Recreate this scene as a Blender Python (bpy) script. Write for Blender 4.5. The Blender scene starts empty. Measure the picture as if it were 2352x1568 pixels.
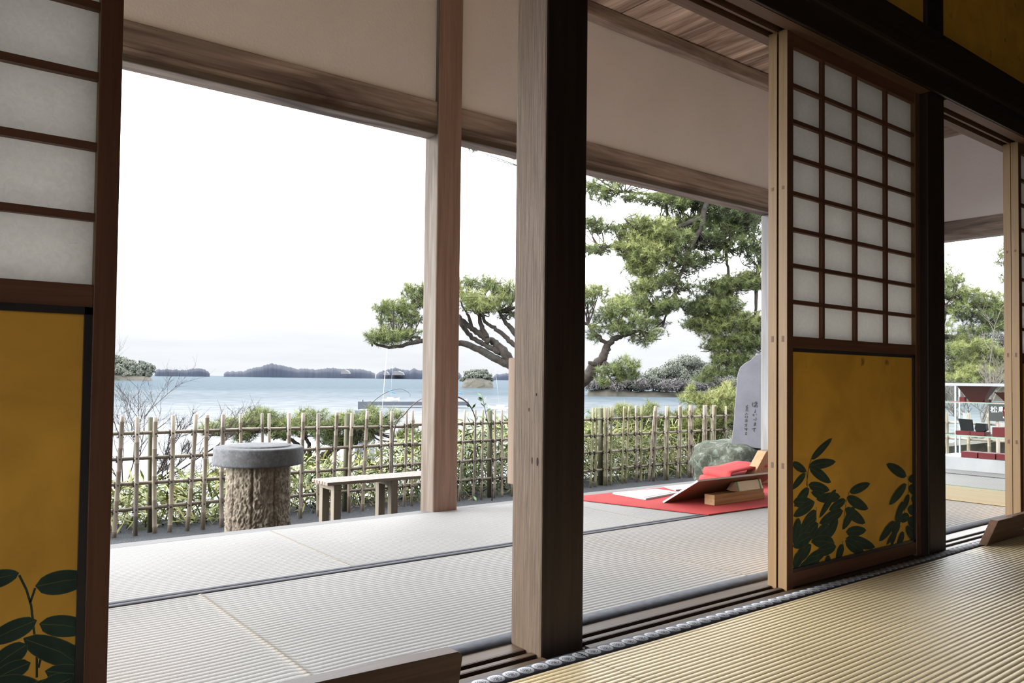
import bpy, math, random
import numpy as np
from mathutils import Vector, Matrix
S = bpy.context.scene
COL = S.collection
random.seed(7); RNG = np.random.default_rng(7)

# ------------------------------------------------------------------ camera
F, CX, CY = 1807.36, 1166.18, 817.95
YAW, PITCH, ROLL = math.radians(52.3212), math.radians(1.63833), math.radians(0.63775)
CAM = Vector((0, 0, 0.70))
_w = Vector((math.cos(PITCH)*math.cos(YAW), math.cos(PITCH)*math.sin(YAW), math.sin(PITCH)))
_r = _w.cross(Vector((0, 0, 1))).normalized(); _u = _r.cross(_w)
c_, s_ = math.cos(ROLL), math.sin(ROLL)
RR, UU, WW = c_*_r + s_*_u, -s_*_r + c_*_u, _w
cd = bpy.data.cameras.new('camera'); cam = bpy.data.objects.new('camera', cd); COL.objects.link(cam)
cd.sensor_width = 36; cd.lens = F/2352*36
cd.shift_x = (1176-CX)/2352; cd.shift_y = (CY-784)/2352
cd.clip_start = 0.05; cd.clip_end = 60000
M = Matrix((RR, UU, -WW)).transposed().to_4x4(); M.translation = CAM
cam.matrix_world = M
S.camera = cam

# ------------------------------------------------------------------ world (overcast sky, brighter overhead)
W = bpy.data.worlds.new('sky'); S.world = W; W.use_nodes = True
nt = W.node_tree; nt.nodes.clear()
def N(t, typ, **k):
    n = t.nodes.new(typ)
    for a, b in k.items(): setattr(n, a, b)
    return n
tc = N(nt, 'ShaderNodeTexCoord'); sep = N(nt, 'ShaderNodeSeparateXYZ')
nt.links.new(tc.outputs['Generated'], sep.inputs[0])
mp = N(nt, 'ShaderNodeMapping'); mp.inputs['Scale'].default_value = (3, 3, 26)
nt.links.new(tc.outputs['Generated'], mp.inputs[0])
nz = N(nt, 'ShaderNodeTexNoise'); nz.inputs['Scale'].default_value = 1.6; nz.inputs['Detail'].default_value = 6
nt.links.new(mp.outputs[0], nz.inputs['Vector'])
mr = N(nt, 'ShaderNodeMapRange'); mr.inputs[1].default_value = .35; mr.inputs[2].default_value = .65
mr.inputs[3].default_value = -.010; mr.inputs[4].default_value = .010
nt.links.new(nz.outputs[0], mr.inputs[0])
cv = N(nt, 'ShaderNodeFloatCurve'); cu = cv.mapping.curves[0]
# elevation (sin) -> strength / 3
pts = [(0, .0605), (.035, .061), (.06, .067), (.09, .10), (.14, .36), (.22, .54), (.45, .48), (1, .46)]
cu.points[0].location = pts[0]; cu.points[1].location = pts[-1]
for p in pts[1:-1]: cu.points.new(*p)
cv.mapping.update()
nt.links.new(sep.outputs[2], cv.inputs['Value'])
ml = N(nt, 'ShaderNodeMath', operation='MULTIPLY'); ml.inputs[1].default_value = 3.0
nt.links.new(cv.outputs[0], ml.inputs[0])
ad = N(nt, 'ShaderNodeMath', operation='ADD')
nt.links.new(ml.outputs[0], ad.inputs[0]); nt.links.new(mr.outputs[0], ad.inputs[1])
bg = N(nt, 'ShaderNodeBackground'); bg.inputs[0].default_value = (.94, .965, 1.0, 1)
nt.links.new(ad.outputs[0], bg.inputs[1])
out = N(nt, 'ShaderNodeOutputWorld'); nt.links.new(bg.outputs[0], out.inputs[0])
# hazy sun behind thin cloud
sl = bpy.data.lights.new('sun', 'SUN'); sl.energy = 2.3; sl.angle = math.radians(48); sl.color = (1, .99, .98)
sun = bpy.data.objects.new('sun', sl); COL.objects.link(sun)
sun.rotation_euler = Vector((1.0, -.47, -.31)).to_track_quat('-Z', 'Y').to_euler()
S.view_settings.view_transform = 'Standard'; S.view_settings.look = 'None'
S.view_settings.gamma = 1.0; S.view_settings.use_curve_mapping = False
S.view_settings.exposure = 2.45

# ------------------------------------------------------------------ pixel -> place in the world
def ray(px, py): return RR*((px-CX)/F) - UU*((py-CY)/F) + WW
def at(px, py, d): return CAM + ray(px, py)*d
def onY(px, py, y): r = ray(px, py); return CAM + r*(y/r.y)
def onX(px, py, x): r = ray(px, py); return CAM + r*(x/r.x)
def onZ(px, py, z): r = ray(px, py); return CAM + r*((z-CAM.z)/r.z)

# ------------------------------------------------------------------ materials
MATS = {}
# measured reflectance scale (the photograph's long exposure is carried by view exposure)
KD = .55
KS = {'grey_plaster': 1.05, 'dark_room_plaster': .6, 'silver_wood': .42, 'pale_post': .30, 'sign_black': .15, 'black_glaze': .3, 'rough_buff_stone': 1.1, 'dark_grey_stone': 1.15, 'pine_needles': .98, 'pale_board': 1.0, 'bamboo_grass_leaves': .8, 'old_bamboo': .66, 'green_bamboo': .62, 'charcoal_cloth': .85, 'cream_paper': .75, 'sill_wood': .30, 'barrier_wood': .5, 'bamboo_node': 1.0, 'black_lacquer': 1.0, 'shade_black_wood': 1.6, 'dark_aged_wood': .9, 'beam_wood': 2.1, 'weathered_wood': .37, 'bench_wood': .85, 'post_face': 1.0, 'pillar_wood': .33, 'stile_edge_wood': .80,
      'red_brown_wood': .95, 'ceiling_board_wood': 2.1, 'brown_wood': .75, 'hazy_forest': .42, 'honey_wood': .5, 'red_felt': .62, 'grey_slate': .62, 'wine_lacquer': .34, 'dark_brown_lacquer': .4, 'dark_red_lacquer': .4, 'white_base_panel': .36, 'white_aluminium': .42, 'white_card': .42, 'yellow_straw': .42, 'boat_white': .4, 'lichen_stone': .8}
def kcol(name, *cols):
    k = next((v for n, v in KS.items() if name.startswith(n)), KD)
    return [tuple(c*k for c in col) if col else col for col in cols]
def newmat(name):
    m = bpy.data.materials.new(name); m.use_nodes = True
    t = m.node_tree; b = t.nodes['Principled BSDF']
    return m, t, b
def plain(name, col, rough=.7, bump=0, bs=200, var=.12, vs=6, metal=0, spec=.3):
    if name in MATS: return MATS[name]
    col, = kcol(name, col)
    m, t, b = newmat(name)
    tc = N(t, 'ShaderNodeTexCoord'); n = N(t, 'ShaderNodeTexNoise'); n.inputs['Scale'].default_value = vs; n.inputs['Detail'].default_value = 5
    t.links.new(tc.outputs['Object'], n.inputs['Vector'])
    r = N(t, 'ShaderNodeMapRange'); r.inputs[1].default_value = .3; r.inputs[2].default_value = .7
    r.inputs[3].default_value = 1-var; r.inputs[4].default_value = 1+var
    t.links.new(n.outputs[0], r.inputs[0])
    mx = N(t, 'ShaderNodeVectorMath', operation='SCALE'); mx.inputs[0].default_value = col
    t.links.new(r.outputs[0], mx.inputs['Scale']); t.links.new(mx.outputs[0], b.inputs['Base Color'])
    b.inputs['Roughness'].default_value = rough; b.inputs['Metallic'].default_value = metal
    b.inputs['Specular IOR Level'].default_value = spec
    if bump:
        n2 = N(t, 'ShaderNodeTexNoise'); n2.inputs['Scale'].default_value = bs; n2.inputs['Detail'].default_value = 4
        t.links.new(tc.outputs['Object'], n2.inputs['Vector'])
        bp = N(t, 'ShaderNodeBump'); bp.inputs['Strength'].default_value = bump; bp.inputs['Distance'].default_value = .01
        t.links.new(n2.outputs[0], bp.inputs['Height']); t.links.new(bp.outputs[0], b.inputs['Normal'])
    MATS[name] = m; return m
def wood(name, c1, c2, axis='z', rough=.6, scale=1.0, c3=None, spec=.3, bump=.25):
    """grain stretched along axis; c3 = large weather stains"""
    if name in MATS: return MATS[name]
    c1, c2, c3 = kcol(name, c1, c2, c3)
    m, t, b = newmat(name)
    tc = N(t, 'ShaderNodeTexCoord'); mp = N(t, 'ShaderNodeMapping')
    s = {'x': (.8, 22, 22), 'y': (22, .8, 22), 'z': (22, 22, .8)}[axis]
    mp.inputs['Scale'].default_value = [v*scale for v in s]
    t.links.new(tc.outputs['Object'], mp.inputs[0])
    n = N(t, 'ShaderNodeTexNoise'); n.inputs['Scale'].default_value = 2.4; n.inputs['Detail'].default_value = 8; n.inputs['Roughness'].default_value = .62
    n.inputs['Distortion'].default_value = .6
    t.links.new(mp.outputs[0], n.inputs['Vector'])
    cr = N(t, 'ShaderNodeValToRGB'); e = cr.color_ramp.elements
    e[0].position = .32; e[0].color = (*c1, 1); e[1].position = .68; e[1].color = (*c2, 1)
    t.links.new(n.outputs[0], cr.inputs[0]); col = cr.outputs[0]
    if c3:
        mp2 = N(t, 'ShaderNodeMapping'); s2 = {'x': (.6, 4, 4), 'y': (4, .6, 4), 'z': (4, 4, .6)}[axis]
        mp2.inputs['Scale'].default_value = s2; t.links.new(tc.outputs['Object'], mp2.inputs[0])
        n3 = N(t, 'ShaderNodeTexNoise'); n3.inputs['Scale'].default_value = 1.7; n3.inputs['Detail'].default_value = 5; n3.inputs['Distortion'].default_value = 1
        t.links.new(mp2.outputs[0], n3.inputs['Vector'])
        r3 = N(t, 'ShaderNodeMapRange'); r3.inputs[1].default_value = .45; r3.inputs[2].default_value = .7
        t.links.new(n3.outputs[0], r3.inputs[0])
        mx = N(t, 'ShaderNodeMix', data_type='RGBA'); mx.inputs[7].default_value = (*c3, 1)
        t.links.new(r3.outputs[0], mx.inputs[0]); t.links.new(col, mx.inputs[6]); col = mx.outputs[2]
    t.links.new(col, b.inputs['Base Color'])
    bp = N(t, 'ShaderNodeBump'); bp.inputs['Strength'].default_value = bump; bp.inputs['Distance'].default_value = .003
    t.links.new(n.outputs[0], bp.inputs['Height']); t.links.new(bp.outputs[0], b.inputs['Normal'])
    b.inputs['Roughness'].default_value = rough; b.inputs['Specular IOR Level'].default_value = spec
    MATS[name] = m; return m
def leafy(name, cols, rough=.55, trans=.0):
    """colour varies from leaf to leaf (random per island) and by vertex tone 'tone'"""
    if name in MATS: return MATS[name]
    cols = kcol(name, *cols)
    m, t, b = newmat(name)
    g = N(t, 'ShaderNodeNewGeometry'); cr = N(t, 'ShaderNodeValToRGB'); e = cr.color_ramp.elements
    e[0].color = (*cols[0], 1); e[1].color = (*cols[-1], 1); e[0].position = 0; e[1].position = 1
    for i, c in enumerate(cols[1:-1]):
        x = e.new((i+1)/(len(cols)-1)); x.color = (*c, 1)
    at_ = N(t, 'ShaderNodeAttribute', attribute_name='tone')
    mul = N(t, 'ShaderNodeMath', operation='MULTIPLY_ADD'); mul.inputs[1].default_value = .35
    t.links.new(g.outputs['Random Per Island'], mul.inputs[0]); t.links.new(at_.outputs['Fac'], mul.inputs[2])
    t.links.new(mul.outputs[0], cr.inputs[0]); t.links.new(cr.outputs[0], b.inputs['Base Color'])
    b.inputs['Roughness'].default_value = rough; b.inputs['Specular IOR Level'].default_value = .25
    MATS[name] = m; return m

DARKWOOD = ((.016, .010, .008), (.035, .022, .016))
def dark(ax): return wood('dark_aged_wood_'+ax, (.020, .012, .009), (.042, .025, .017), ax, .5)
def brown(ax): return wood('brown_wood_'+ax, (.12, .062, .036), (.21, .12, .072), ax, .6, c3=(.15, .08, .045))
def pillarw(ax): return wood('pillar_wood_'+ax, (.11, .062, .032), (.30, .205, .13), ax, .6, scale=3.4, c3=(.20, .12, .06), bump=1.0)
def shadeblack(ax): return wood('shade_black_wood_'+ax, (.010, .006, .005), (.022, .012, .009), ax, .5)  # black wood, also painting the shade on the middle pillar's room side
def weather(ax): return wood('weathered_wood_'+ax, (.22, .165, .12), (.42, .36, .30), ax, .7, c3=(.15, .09, .055))
def beamw(ax): return wood('beam_wood_'+ax, (.105, .082, .070), (.20, .165, .145), ax, .7, c3=(.045, .032, .030))
def honey(ax): return wood('honey_wood_'+ax, (.42, .23, .10), (.60, .36, .18), ax, .5)
def edgew(ax): return wood('stile_edge_wood_'+ax, (.150, .086, .031), (.215, .130, .050), ax, .5)
def redbrown(ax): return wood('red_brown_wood_'+ax, (.095, .040, .022), (.155, .068, .038), ax, .45)
def sillw(ax): return wood('sill_wood_'+ax, (.20, .12, .075), (.42, .28, .16), ax, .5, c3=(.17, .11, .075), spec=.2)
LACQ = plain('black_lacquer', (.02, .018, .022), .3, spec=.5)
PLASTER = plain('grey_plaster', (.70, .69, .71), .9, .15, 90, .04, 2)
PLASTIN = plain('dark_room_plaster', (.16, .12, .08), .9)

def papermat():
    m, t, b = newmat('shoji_paper')
    tc = N(t, 'ShaderNodeTexCoord'); n = N(t, 'ShaderNodeTexNoise'); n.inputs['Scale'].default_value = 70; n.inputs['Detail'].default_value = 8
    n.inputs['Distortion'].default_value = 1.5
    t.links.new(tc.outputs['Object'], n.inputs['Vector'])
    cr = N(t, 'ShaderNodeValToRGB'); e = cr.color_ramp.elements
    e[0].position = .3; e[0].color = (.78, .77, .75, 1); e[1].position = .7; e[1].color = (.86, .85, .83, 1)
    t.links.new(n.outputs[0], cr.inputs[0]); t.links.new(cr.outputs[0], b.inputs['Base Color'])
    b.inputs['Roughness'].default_value = .9
    tr = N(t, 'ShaderNodeBsdfTranslucent'); t.links.new(cr.outputs[0], tr.inputs[0])
    mx = N(t, 'ShaderNodeMixShader'); mx.inputs[0].default_value = .68
    t.links.new(b.outputs[0], mx.inputs[1]); t.links.new(tr.outputs[0], mx.inputs[2])
    t.links.new(mx.outputs[0], t.nodes['Material Output'].inputs[0])
    return m
PAPER = papermat()
def goldmat(name='gold_leaf', c1=(.60, .31, .035), c2=(.80, .42, .05)):
    m, t, b = newmat(name)
    tc = N(t, 'ShaderNodeTexCoord'); n = N(t, 'ShaderNodeTexNoise'); n.inputs['Scale'].default_value = 5; n.inputs['Detail'].default_value = 7; n.inputs['Distortion'].default_value = 1
    t.links.new(tc.outputs['Object'], n.inputs['Vector'])
    cr = N(t, 'ShaderNodeValToRGB'); e = cr.color_ramp.elements
    e[0].position = .3; e[0].color = (*c1, 1); e[1].position = .7; e[1].color = (*c2, 1)
    t.links.new(n.outputs[0], cr.inputs[0])
    n2 = N(t, 'ShaderNodeTexNoise'); n2.inputs['Scale'].default_value = 11; n2.inputs['Detail'].default_value = 3
    t.links.new(tc.outputs['Object'], n2.inputs['Vector'])
    r = N(t, 'ShaderNodeMapRange'); r.inputs[1].default_value = .68; r.inputs[2].default_value = .78
    t.links.new(n2.outputs[0], r.inputs[0])
    mx = N(t, 'ShaderNodeMix', data_type='RGBA'); mx.inputs[7].default_value = (.10, .045, .014, 1)
    t.links.new(r.outputs[0], mx.inputs[0]); t.links.new(cr.outputs[0], mx.inputs[6])
    t.links.new(mx.outputs[2], b.inputs['Base Color'])
    b.inputs['Roughness'].default_value = .55; b.inputs['Metallic'].default_value = .1
    return m
GOLD = goldmat()
LEAFPAINT = plain('dark_green_paint', (.035, .075, .05), .6, var=.3, vs=20)
RIBPAINT = plain('olive_gold_paint', (.20, .19, .06), .6)

def tatamimat(name, base, seam, seams, groove=(.30, .25, .18), rough=.42, spec=.55):
    m, t, b = newmat(name)
    tc = N(t, 'ShaderNodeTexCoord')
    n = N(t, 'ShaderNodeTexNoise'); n.inputs['Scale'].default_value = 1.3; n.inputs['Detail'].default_value = 4
    t.links.new(tc.outputs['Object'], n.inputs['Vector'])
    mp = N(t, 'ShaderNodeMapping'); mp.inputs['Scale'].default_value = (400, 60, 60); t.links.new(tc.outputs['Object'], mp.inputs[0])
    n2 = N(t, 'ShaderNodeTexNoise'); n2.inputs['Scale'].default_value = 1; n2.inputs['Detail'].default_value = 2; t.links.new(mp.outputs[0], n2.inputs['Vector'])
    a = N(t, 'ShaderNodeMath', operation='ADD'); t.links.new(n.outputs[0], a.inputs[0]); t.links.new(n2.outputs[0], a.inputs[1])
    r = N(t, 'ShaderNodeMapRange'); r.inputs[1].default_value = .7; r.inputs[2].default_value = 1.3; r.inputs[3].default_value = .82; r.inputs[4].default_value = 1.12
    t.links.new(a.outputs[0], r.inputs[0])
    sc = N(t, 'ShaderNodeVectorMath', operation='SCALE'); sc.inputs[0].default_value = base; t.links.new(r.outputs[0], sc.inputs['Scale'])
    at_ = N(t, 'ShaderNodeAttribute', attribute_name='seam')
    mx = N(t, 'ShaderNodeMix', data_type='RGBA'); mx.inputs[7].default_value = (*seam, 1)
    t.links.new(at_.outputs['Fac'], mx.inputs[0]); t.links.new(sc.outputs[0], mx.inputs[6])
    at2 = N(t, 'ShaderNodeAttribute', attribute_name='groove')
    mx2 = N(t, 'ShaderNodeMix', data_type='RGBA'); mx2.inputs[7].default_value = (*groove, 1)
    t.links.new(at2.outputs['Fac'], mx2.inputs[0]); t.links.new(mx.outputs[2], mx2.inputs[6])
    t.links.new(mx2.outputs[2], b.inputs['Base Color'])
    b.inputs['Roughness'].default_value = rough; b.inputs['Specular IOR Level'].default_value = spec
    return m
CLOTH = plain('charcoal_cloth', (.075, .08, .095), .85, .3, 900, .25, 40)

# ------------------------------------------------------------------ mesh helpers
class MB:
    def __init__(s): s.v = []; s.f = []; s.mi = []; s.sm = []
    def add(s, vs, fs, mi=0, smooth=False):
        o = len(s.v); s.v += [tuple(v) for v in vs]; s.f += [tuple(i+o for i in f) for f in fs]
        s.mi += [mi]*len(fs); s.sm += [smooth]*len(fs)
    def box(s, x0, x1, y0, y1, z0, z1, mi=0):
        s.add([(x0,y0,z0),(x1,y0,z0),(x1,y1,z0),(x0,y1,z0),(x0,y0,z1),(x1,y0,z1),(x1,y1,z1),(x0,y1,z1)],
              [(0,3,2,1),(4,5,6,7),(0,1,5,4),(1,2,6,5),(2,3,7,6),(3,0,4,7)], mi); return s
    def obox(s, c, ax, ay, az, mi=0):
        """oriented box: centre, half-axis vectors"""
        c = Vector(c); ax = Vector(ax); ay = Vector(ay); az = Vector(az)
        s.add([c-ax-ay-az, c+ax-ay-az, c+ax+ay-az, c-ax+ay-az, c-ax-ay+az, c+ax-ay+az, c+ax+ay+az, c-ax+ay+az],
              [(0,3,2,1),(4,5,6,7),(0,1,5,4),(1,2,6,5),(2,3,7,6),(3,0,4,7)], mi); return s
    def prism(s, poly, d, mi=0):
        """poly list of 3D points, d extrude vector"""
        n = len(poly); d = Vector(d); a = [Vector(p) for p in poly]
        s.add(a+[p+d for p in a], [tuple(range(n-1, -1, -1)), tuple(range(n, 2*n))]+[(i, (i+1) % n, n+(i+1) % n, n+i) for i in range(n)], mi); return s
    def tube(s, pts, rad, n=8, mi=0, cap=True, smooth=True):
        pts = [Vector(p) for p in pts]
        if not hasattr(rad, '__len__'): rad = [rad]*len(pts)
        vs = []; up = None
        for i, p in enumerate(pts):
            d = (pts[min(i+1, len(pts)-1)]-pts[max(i-1, 0)])
            if d.length < 1e-9: d = Vector((0, 0, 1))
            d.normalize()
            if up is None: up = d.orthogonal().normalized()
            else:
                up = up - d*up.dot(d)
                up = up.normalized() if up.length > 1e-6 else d.orthogonal().normalized()
            q = d.cross(up)
            for k in range(n):
                a = 2*math.pi*k/n; vs.append(p+(up*math.cos(a)+q*math.sin(a))*rad[i])
        fs = [(i*n+k, i*n+(k+1) % n, (i+1)*n+(k+1) % n, (i+1)*n+k) for i in range(len(pts)-1) for k in range(n)]
        s.add(vs, fs, mi, smooth)
        if cap:
            o = len(s.v)-len(vs)
            s.f += [tuple(o+k for k in range(n-1, -1, -1)), tuple(o+(len(pts)-1)*n+k for k in range(n))]; s.mi += [mi]*2; s.sm += [False]*2
        return s
    def lathe(s, c, prof, n=32, mi=0, wob=None, smooth=True):
        vs = []
        for i, (r, z) in enumerate(prof):
            for k in range(n):
                a = 2*math.pi*k/n; rr = r*(wob(a, z) if wob else 1)
                vs.append((c[0]+rr*math.cos(a), c[1]+rr*math.sin(a), c[2]+z))
        fs = [(i*n+k, i*n+(k+1) % n, (i+1)*n+(k+1) % n, (i+1)*n+k) for i in range(len(prof)-1) for k in range(n)]
        fs += [tuple(range(n-1, -1, -1)), tuple((len(prof)-1)*n+k for k in range(n))]
        s.add(vs, fs, mi, smooth); return s
    def build(s, name, mats, parent=None, bevel=0, origin=None):
        mats = mats if isinstance(mats, (list, tuple)) else [mats]
        off = wloc(parent) if parent is not None else (Vector(origin) if origin is not None else Vector((0, 0, 0)))
        me = bpy.data.meshes.new(name); me.from_pydata([tuple(Vector(v)-off) for v in s.v], [], s.f)
        for m in mats: me.materials.append(m)
        me.polygons.foreach_set('material_index', s.mi); me.polygons.foreach_set('use_smooth', s.sm)
        me.update(); me.validate()
        o = bpy.data.objects.new(name, me); COL.objects.link(o)
        if parent is not None: o.parent = parent
        elif origin is not None: o.location = origin
        if bevel:
            md = o.modifiers.new('bevel', 'BEVEL'); md.width = bevel; md.segments = 2; md.limit_method = 'ANGLE'
            md.angle_limit = math.radians(50)
        return o
def wloc(o):
    v = Vector((0, 0, 0))
    while o is not None: v = v + o.location; o = o.parent
    return v
def tag(o, label=None, cat=None, group=None, kind=None):
    if label: o['label'] = label
    if cat: o['category'] = cat
    if group: o['group'] = group
    if kind: o['kind'] = kind
    return o
def thing(name, label, cat, loc, group=None):
    o = bpy.data.objects.new(name, None); o.empty_display_size = .1; COL.objects.link(o); o.location = loc
    return tag(o, label, cat, group)
def box(*a): return MB().box(*a)
def raw(name, V, Fq, mat, parent=None, attrs=None, smooth=False, loc=None):
    """fast mesh from numpy arrays; Fq (n,3) or (n,4)"""
    off = wloc(parent) if parent is not None else Vector(loc or (0, 0, 0))
    V = np.asarray(V, dtype=np.float32)-np.array(off, dtype=np.float32); Fq = np.asarray(Fq, dtype=np.int32); k = Fq.shape[1]
    me = bpy.data.meshes.new(name); me.vertices.add(len(V)); me.vertices.foreach_set('co', V.ravel())
    me.loops.add(Fq.size); me.loops.foreach_set('vertex_index', Fq.ravel())
    me.polygons.add(len(Fq)); me.polygons.foreach_set('loop_start', np.arange(0, Fq.size, k, dtype=np.int32))
    if smooth: me.polygons.foreach_set('use_smooth', np.ones(len(Fq), dtype=bool))
    me.materials.append(mat)
    for an, av in (attrs or {}).items():
        a = me.attributes.new(an, 'FLOAT', 'POINT'); a.data.foreach_set('value', np.asarray(av, dtype=np.float32))
    me.update(calc_edges=True); me.validate()
    o = bpy.data.objects.new(name, me); COL.objects.link(o)
    if parent is not None: o.parent = parent
    elif loc is not None: o.location = loc
    return o

def vnoise(x, y, seed=0):
    """smooth value noise (numpy)"""
    rs = np.random.RandomState(seed); G = rs.rand(64, 64)
    xi = np.floor(x).astype(int); yi = np.floor(y).astype(int); fx = x-xi; fy = y-yi
    fx = fx*fx*(3-2*fx); fy = fy*fy*(3-2*fy)
    g = lambda a, b: G[a % 64, b % 64]
    return (g(xi, yi)*(1-fx)+g(xi+1, yi)*fx)*(1-fy)+(g(xi, yi+1)*(1-fx)+g(xi+1, yi+1)*fx)*fy

# ------------------------------------------------------------------ tatami
def tatami_surface(name, X0, X1, Y0, Y1, pitch, mat, parent, seams=(), step=.035, depth=.0022, wav=.004, seed=1, smooth_amp=1.0, rough_z=.0025):
    xs = list(np.arange(X0, X1, step)) + [X1]
    for s in seams:
        xs += list(np.arange(s-.045, s+.046, .005))
    xs = np.array(sorted(set(np.round([x for x in xs if X0 <= x <= X1], 4))))
    K = 6; nl = int(round((Y1-Y0)/pitch)); ys = np.linspace(Y0, Y1, nl*K+1)
    XX, YY = np.meshgrid(xs, ys, indexing='ij')
    ph = (np.arange(nl*K+1) % K)/K
    prof = np.sqrt(np.clip(np.sin(np.pi*ph), 0, 1)); prof[ph == 0] = 0
    pr = np.broadcast_to(prof, XX.shape)
    Z = (pr-1)*depth
    env = np.minimum(1, np.minimum(YY-Y0, Y1-YY)/.06)
    dy = (vnoise(XX*2.2, YY*3, seed)-.5)*wav*2*env
    sm = np.zeros_like(XX)
    for s in seams:
        t = np.clip((XX-s)/.03, -1, 1)
        dy += -pitch*.5*np.sin(t*np.pi/2)*np.exp(-((XX-s)/.12)**2)*env
        g = np.exp(-((XX-s)/.006)**2); sm = np.maximum(sm, g)
        Z = Z + g*.0025*pr
    Z = Z + (vnoise(XX*1.7+9, YY*2.4, seed+1)-.5)*rough_z*smooth_amp
    gr = np.broadcast_to((ph == 0).astype(float), XX.shape)
    V = np.stack([XX, YY+dy, Z], -1).reshape(-1, 3); nx, ny = XX.shape
    i = (np.arange(nx-1)[:, None]*ny+np.arange(ny-1)[None]).ravel()
    Fq = np.stack([i, i+ny, i+ny+1, i+1], -1)
    return raw(name, V, Fq, mat, parent, {'seam': sm.ravel()*.8, 'groove': gr.ravel()}, smooth=True)
def edge_cloth(name, X0, X1, Y0, Y1, parent, mat, seed=3, z=.001, wav=.003, drop=.02):
    xs = np.linspace(X0, X1, int((X1-X0)/.04)+2)
    w0 = (vnoise(xs*4, xs*0+.5, seed)-.5)*wav*2; w1 = (vnoise(xs*3.1, xs*0+4.5, seed)-.5)*wav*2
    rows = [(Y0+w0, -drop), (Y0+w0, z), ((Y0+Y1)/2+0*xs, z+.0004), (Y1+w1, z), (Y1+w1, -drop)]
    V = np.concatenate([np.stack([xs, r[0], np.full_like(xs, r[1])], -1) for r in rows]); n = len(xs)
    Fq = np.array([(k*n+i, k*n+i+1, (k+1)*n+i+1, (k+1)*n+i) for k in range(4) for i in range(n-1)])
    o = raw(name, V, Fq, mat, parent); return o

# ================================================================== SETTING
floor_m = plain('floor_underlay', (.42, .34, .23), .9)
YW = 1.545           # room face of the sliding-door wall
mb = MB(); mb.box(-3.2, 7.0, -4.2, 1.505, -.10, -.022); mb.box(-3.2, 7.55, 1.665, 3.60, -.10, -.022)
tag(mb.build('floor', floor_m), kind='structure')
# ground outside
gm, t, b = newmat('gravel')
tcn = N(t, 'ShaderNodeTexCoord'); vo = N(t, 'ShaderNodeTexVoronoi'); vo.inputs['Scale'].default_value = 90
t.links.new(tcn.outputs['Object'], vo.inputs['Vector'])
cr = N(t, 'ShaderNodeValToRGB'); e = cr.color_ramp.elements
e[0].position = 0; e[0].color = (.008, .0095, .012, 1); e[1].position = 1; e[1].color = (.034, .038, .045, 1)
t.links.new(vo.outputs['Color'], cr.inputs[0]); t.links.new(cr.outputs[0], b.inputs['Base Color'])
bp = N(t, 'ShaderNodeBump'); bp.inputs['Strength'].default_value = .9; bp.inputs['Distance'].default_value = .01
t.links.new(vo.outputs['Distance'], bp.inputs['Height']); t.links.new(bp.outputs[0], b.inputs['Normal']); b.inputs['Roughness'].default_value = .85
gx = np.linspace(-6, 10.4, 120); gy = np.linspace(3.3, 7.0, 60); GX, GY = np.meshgrid(gx, gy, indexing='ij')
GZ = -.5 + (vnoise(GX*1.5, GY*1.5, 5)-.5)*.03 + (vnoise(GX*9, GY*9, 6)-.5)*.012
i = (np.arange(119)[:, None]*60+np.arange(59)[None]).ravel()
tag(raw('gravel_ground', np.stack([GX, GY, GZ], -1).reshape(-1, 3), np.stack([i, i+60, i+61, i+1], -1), gm, smooth=True), kind='structure')
# bank falling to the sea behind the fence
soil = plain('bank_soil', (.10, .085, .06), .95, .5, 30, .35, 3)
bx = np.linspace(-14, 60, 150); by = np.linspace(6.9, 24, 50); BX, BY = np.meshgrid(bx, by, indexing='ij')
ed = 8.0+(vnoise(BX*.4, BX*0, 8)-.5)*1.2+np.clip(BX-12, 0, 40)*.02
BZ = -.52-5.6*np.clip((BY-ed+.6)/2.4, 0, 1)**.9 + (vnoise(BX*1.2, BY*1.2, 9)-.5)*.25*np.clip((BY-7)/1, 0, 1)
i = (np.arange(149)[:, None]*50+np.arange(49)[None]).ravel()
tag(raw('bank', np.stack([BX, BY, BZ], -1).reshape(-1, 3), np.stack([i, i+50, i+51, i+1], -1), soil, smooth=True), kind='structure')
mb = MB(); mb.add([(10.4, -8, -.5), (10.4, 7, -.5), (13.2, 7, -6), (13.2, -8, -6)], [(0, 3, 2, 1)]); mb.add([(7.4, -8, -.5), (10.4, -8, -.5), (10.4, 3.3, -.5), (7.4, 3.3, -.5)], [(0, 1, 2, 3)])
tag(mb.build('side_bank', soil), kind='structure')
# sea
SEA = -5.0
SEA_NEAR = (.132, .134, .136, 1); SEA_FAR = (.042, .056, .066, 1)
sm_, t, b = newmat('sea_water')
tcn = N(t, 'ShaderNodeTexCoord')
def wv(scale, det, sx=1, sy=1, rot=.7):
    m_ = N(t, 'ShaderNodeMapping'); m_.inputs['Scale'].default_value = (sx, sy, 1); m_.inputs['Rotation'].default_value = (0, 0, rot)
    t.links.new(tcn.outputs['Object'], m_.inputs[0]); n = N(t, 'ShaderNodeTexNoise'); n.inputs['Scale'].default_value = scale; n.inputs['Detail'].default_value = det
    t.links.new(m_.outputs[0], n.inputs['Vector']); return n
n1 = wv(.22, 8, 1, 1); n2 = wv(.006, 5, 1, 1)
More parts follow.
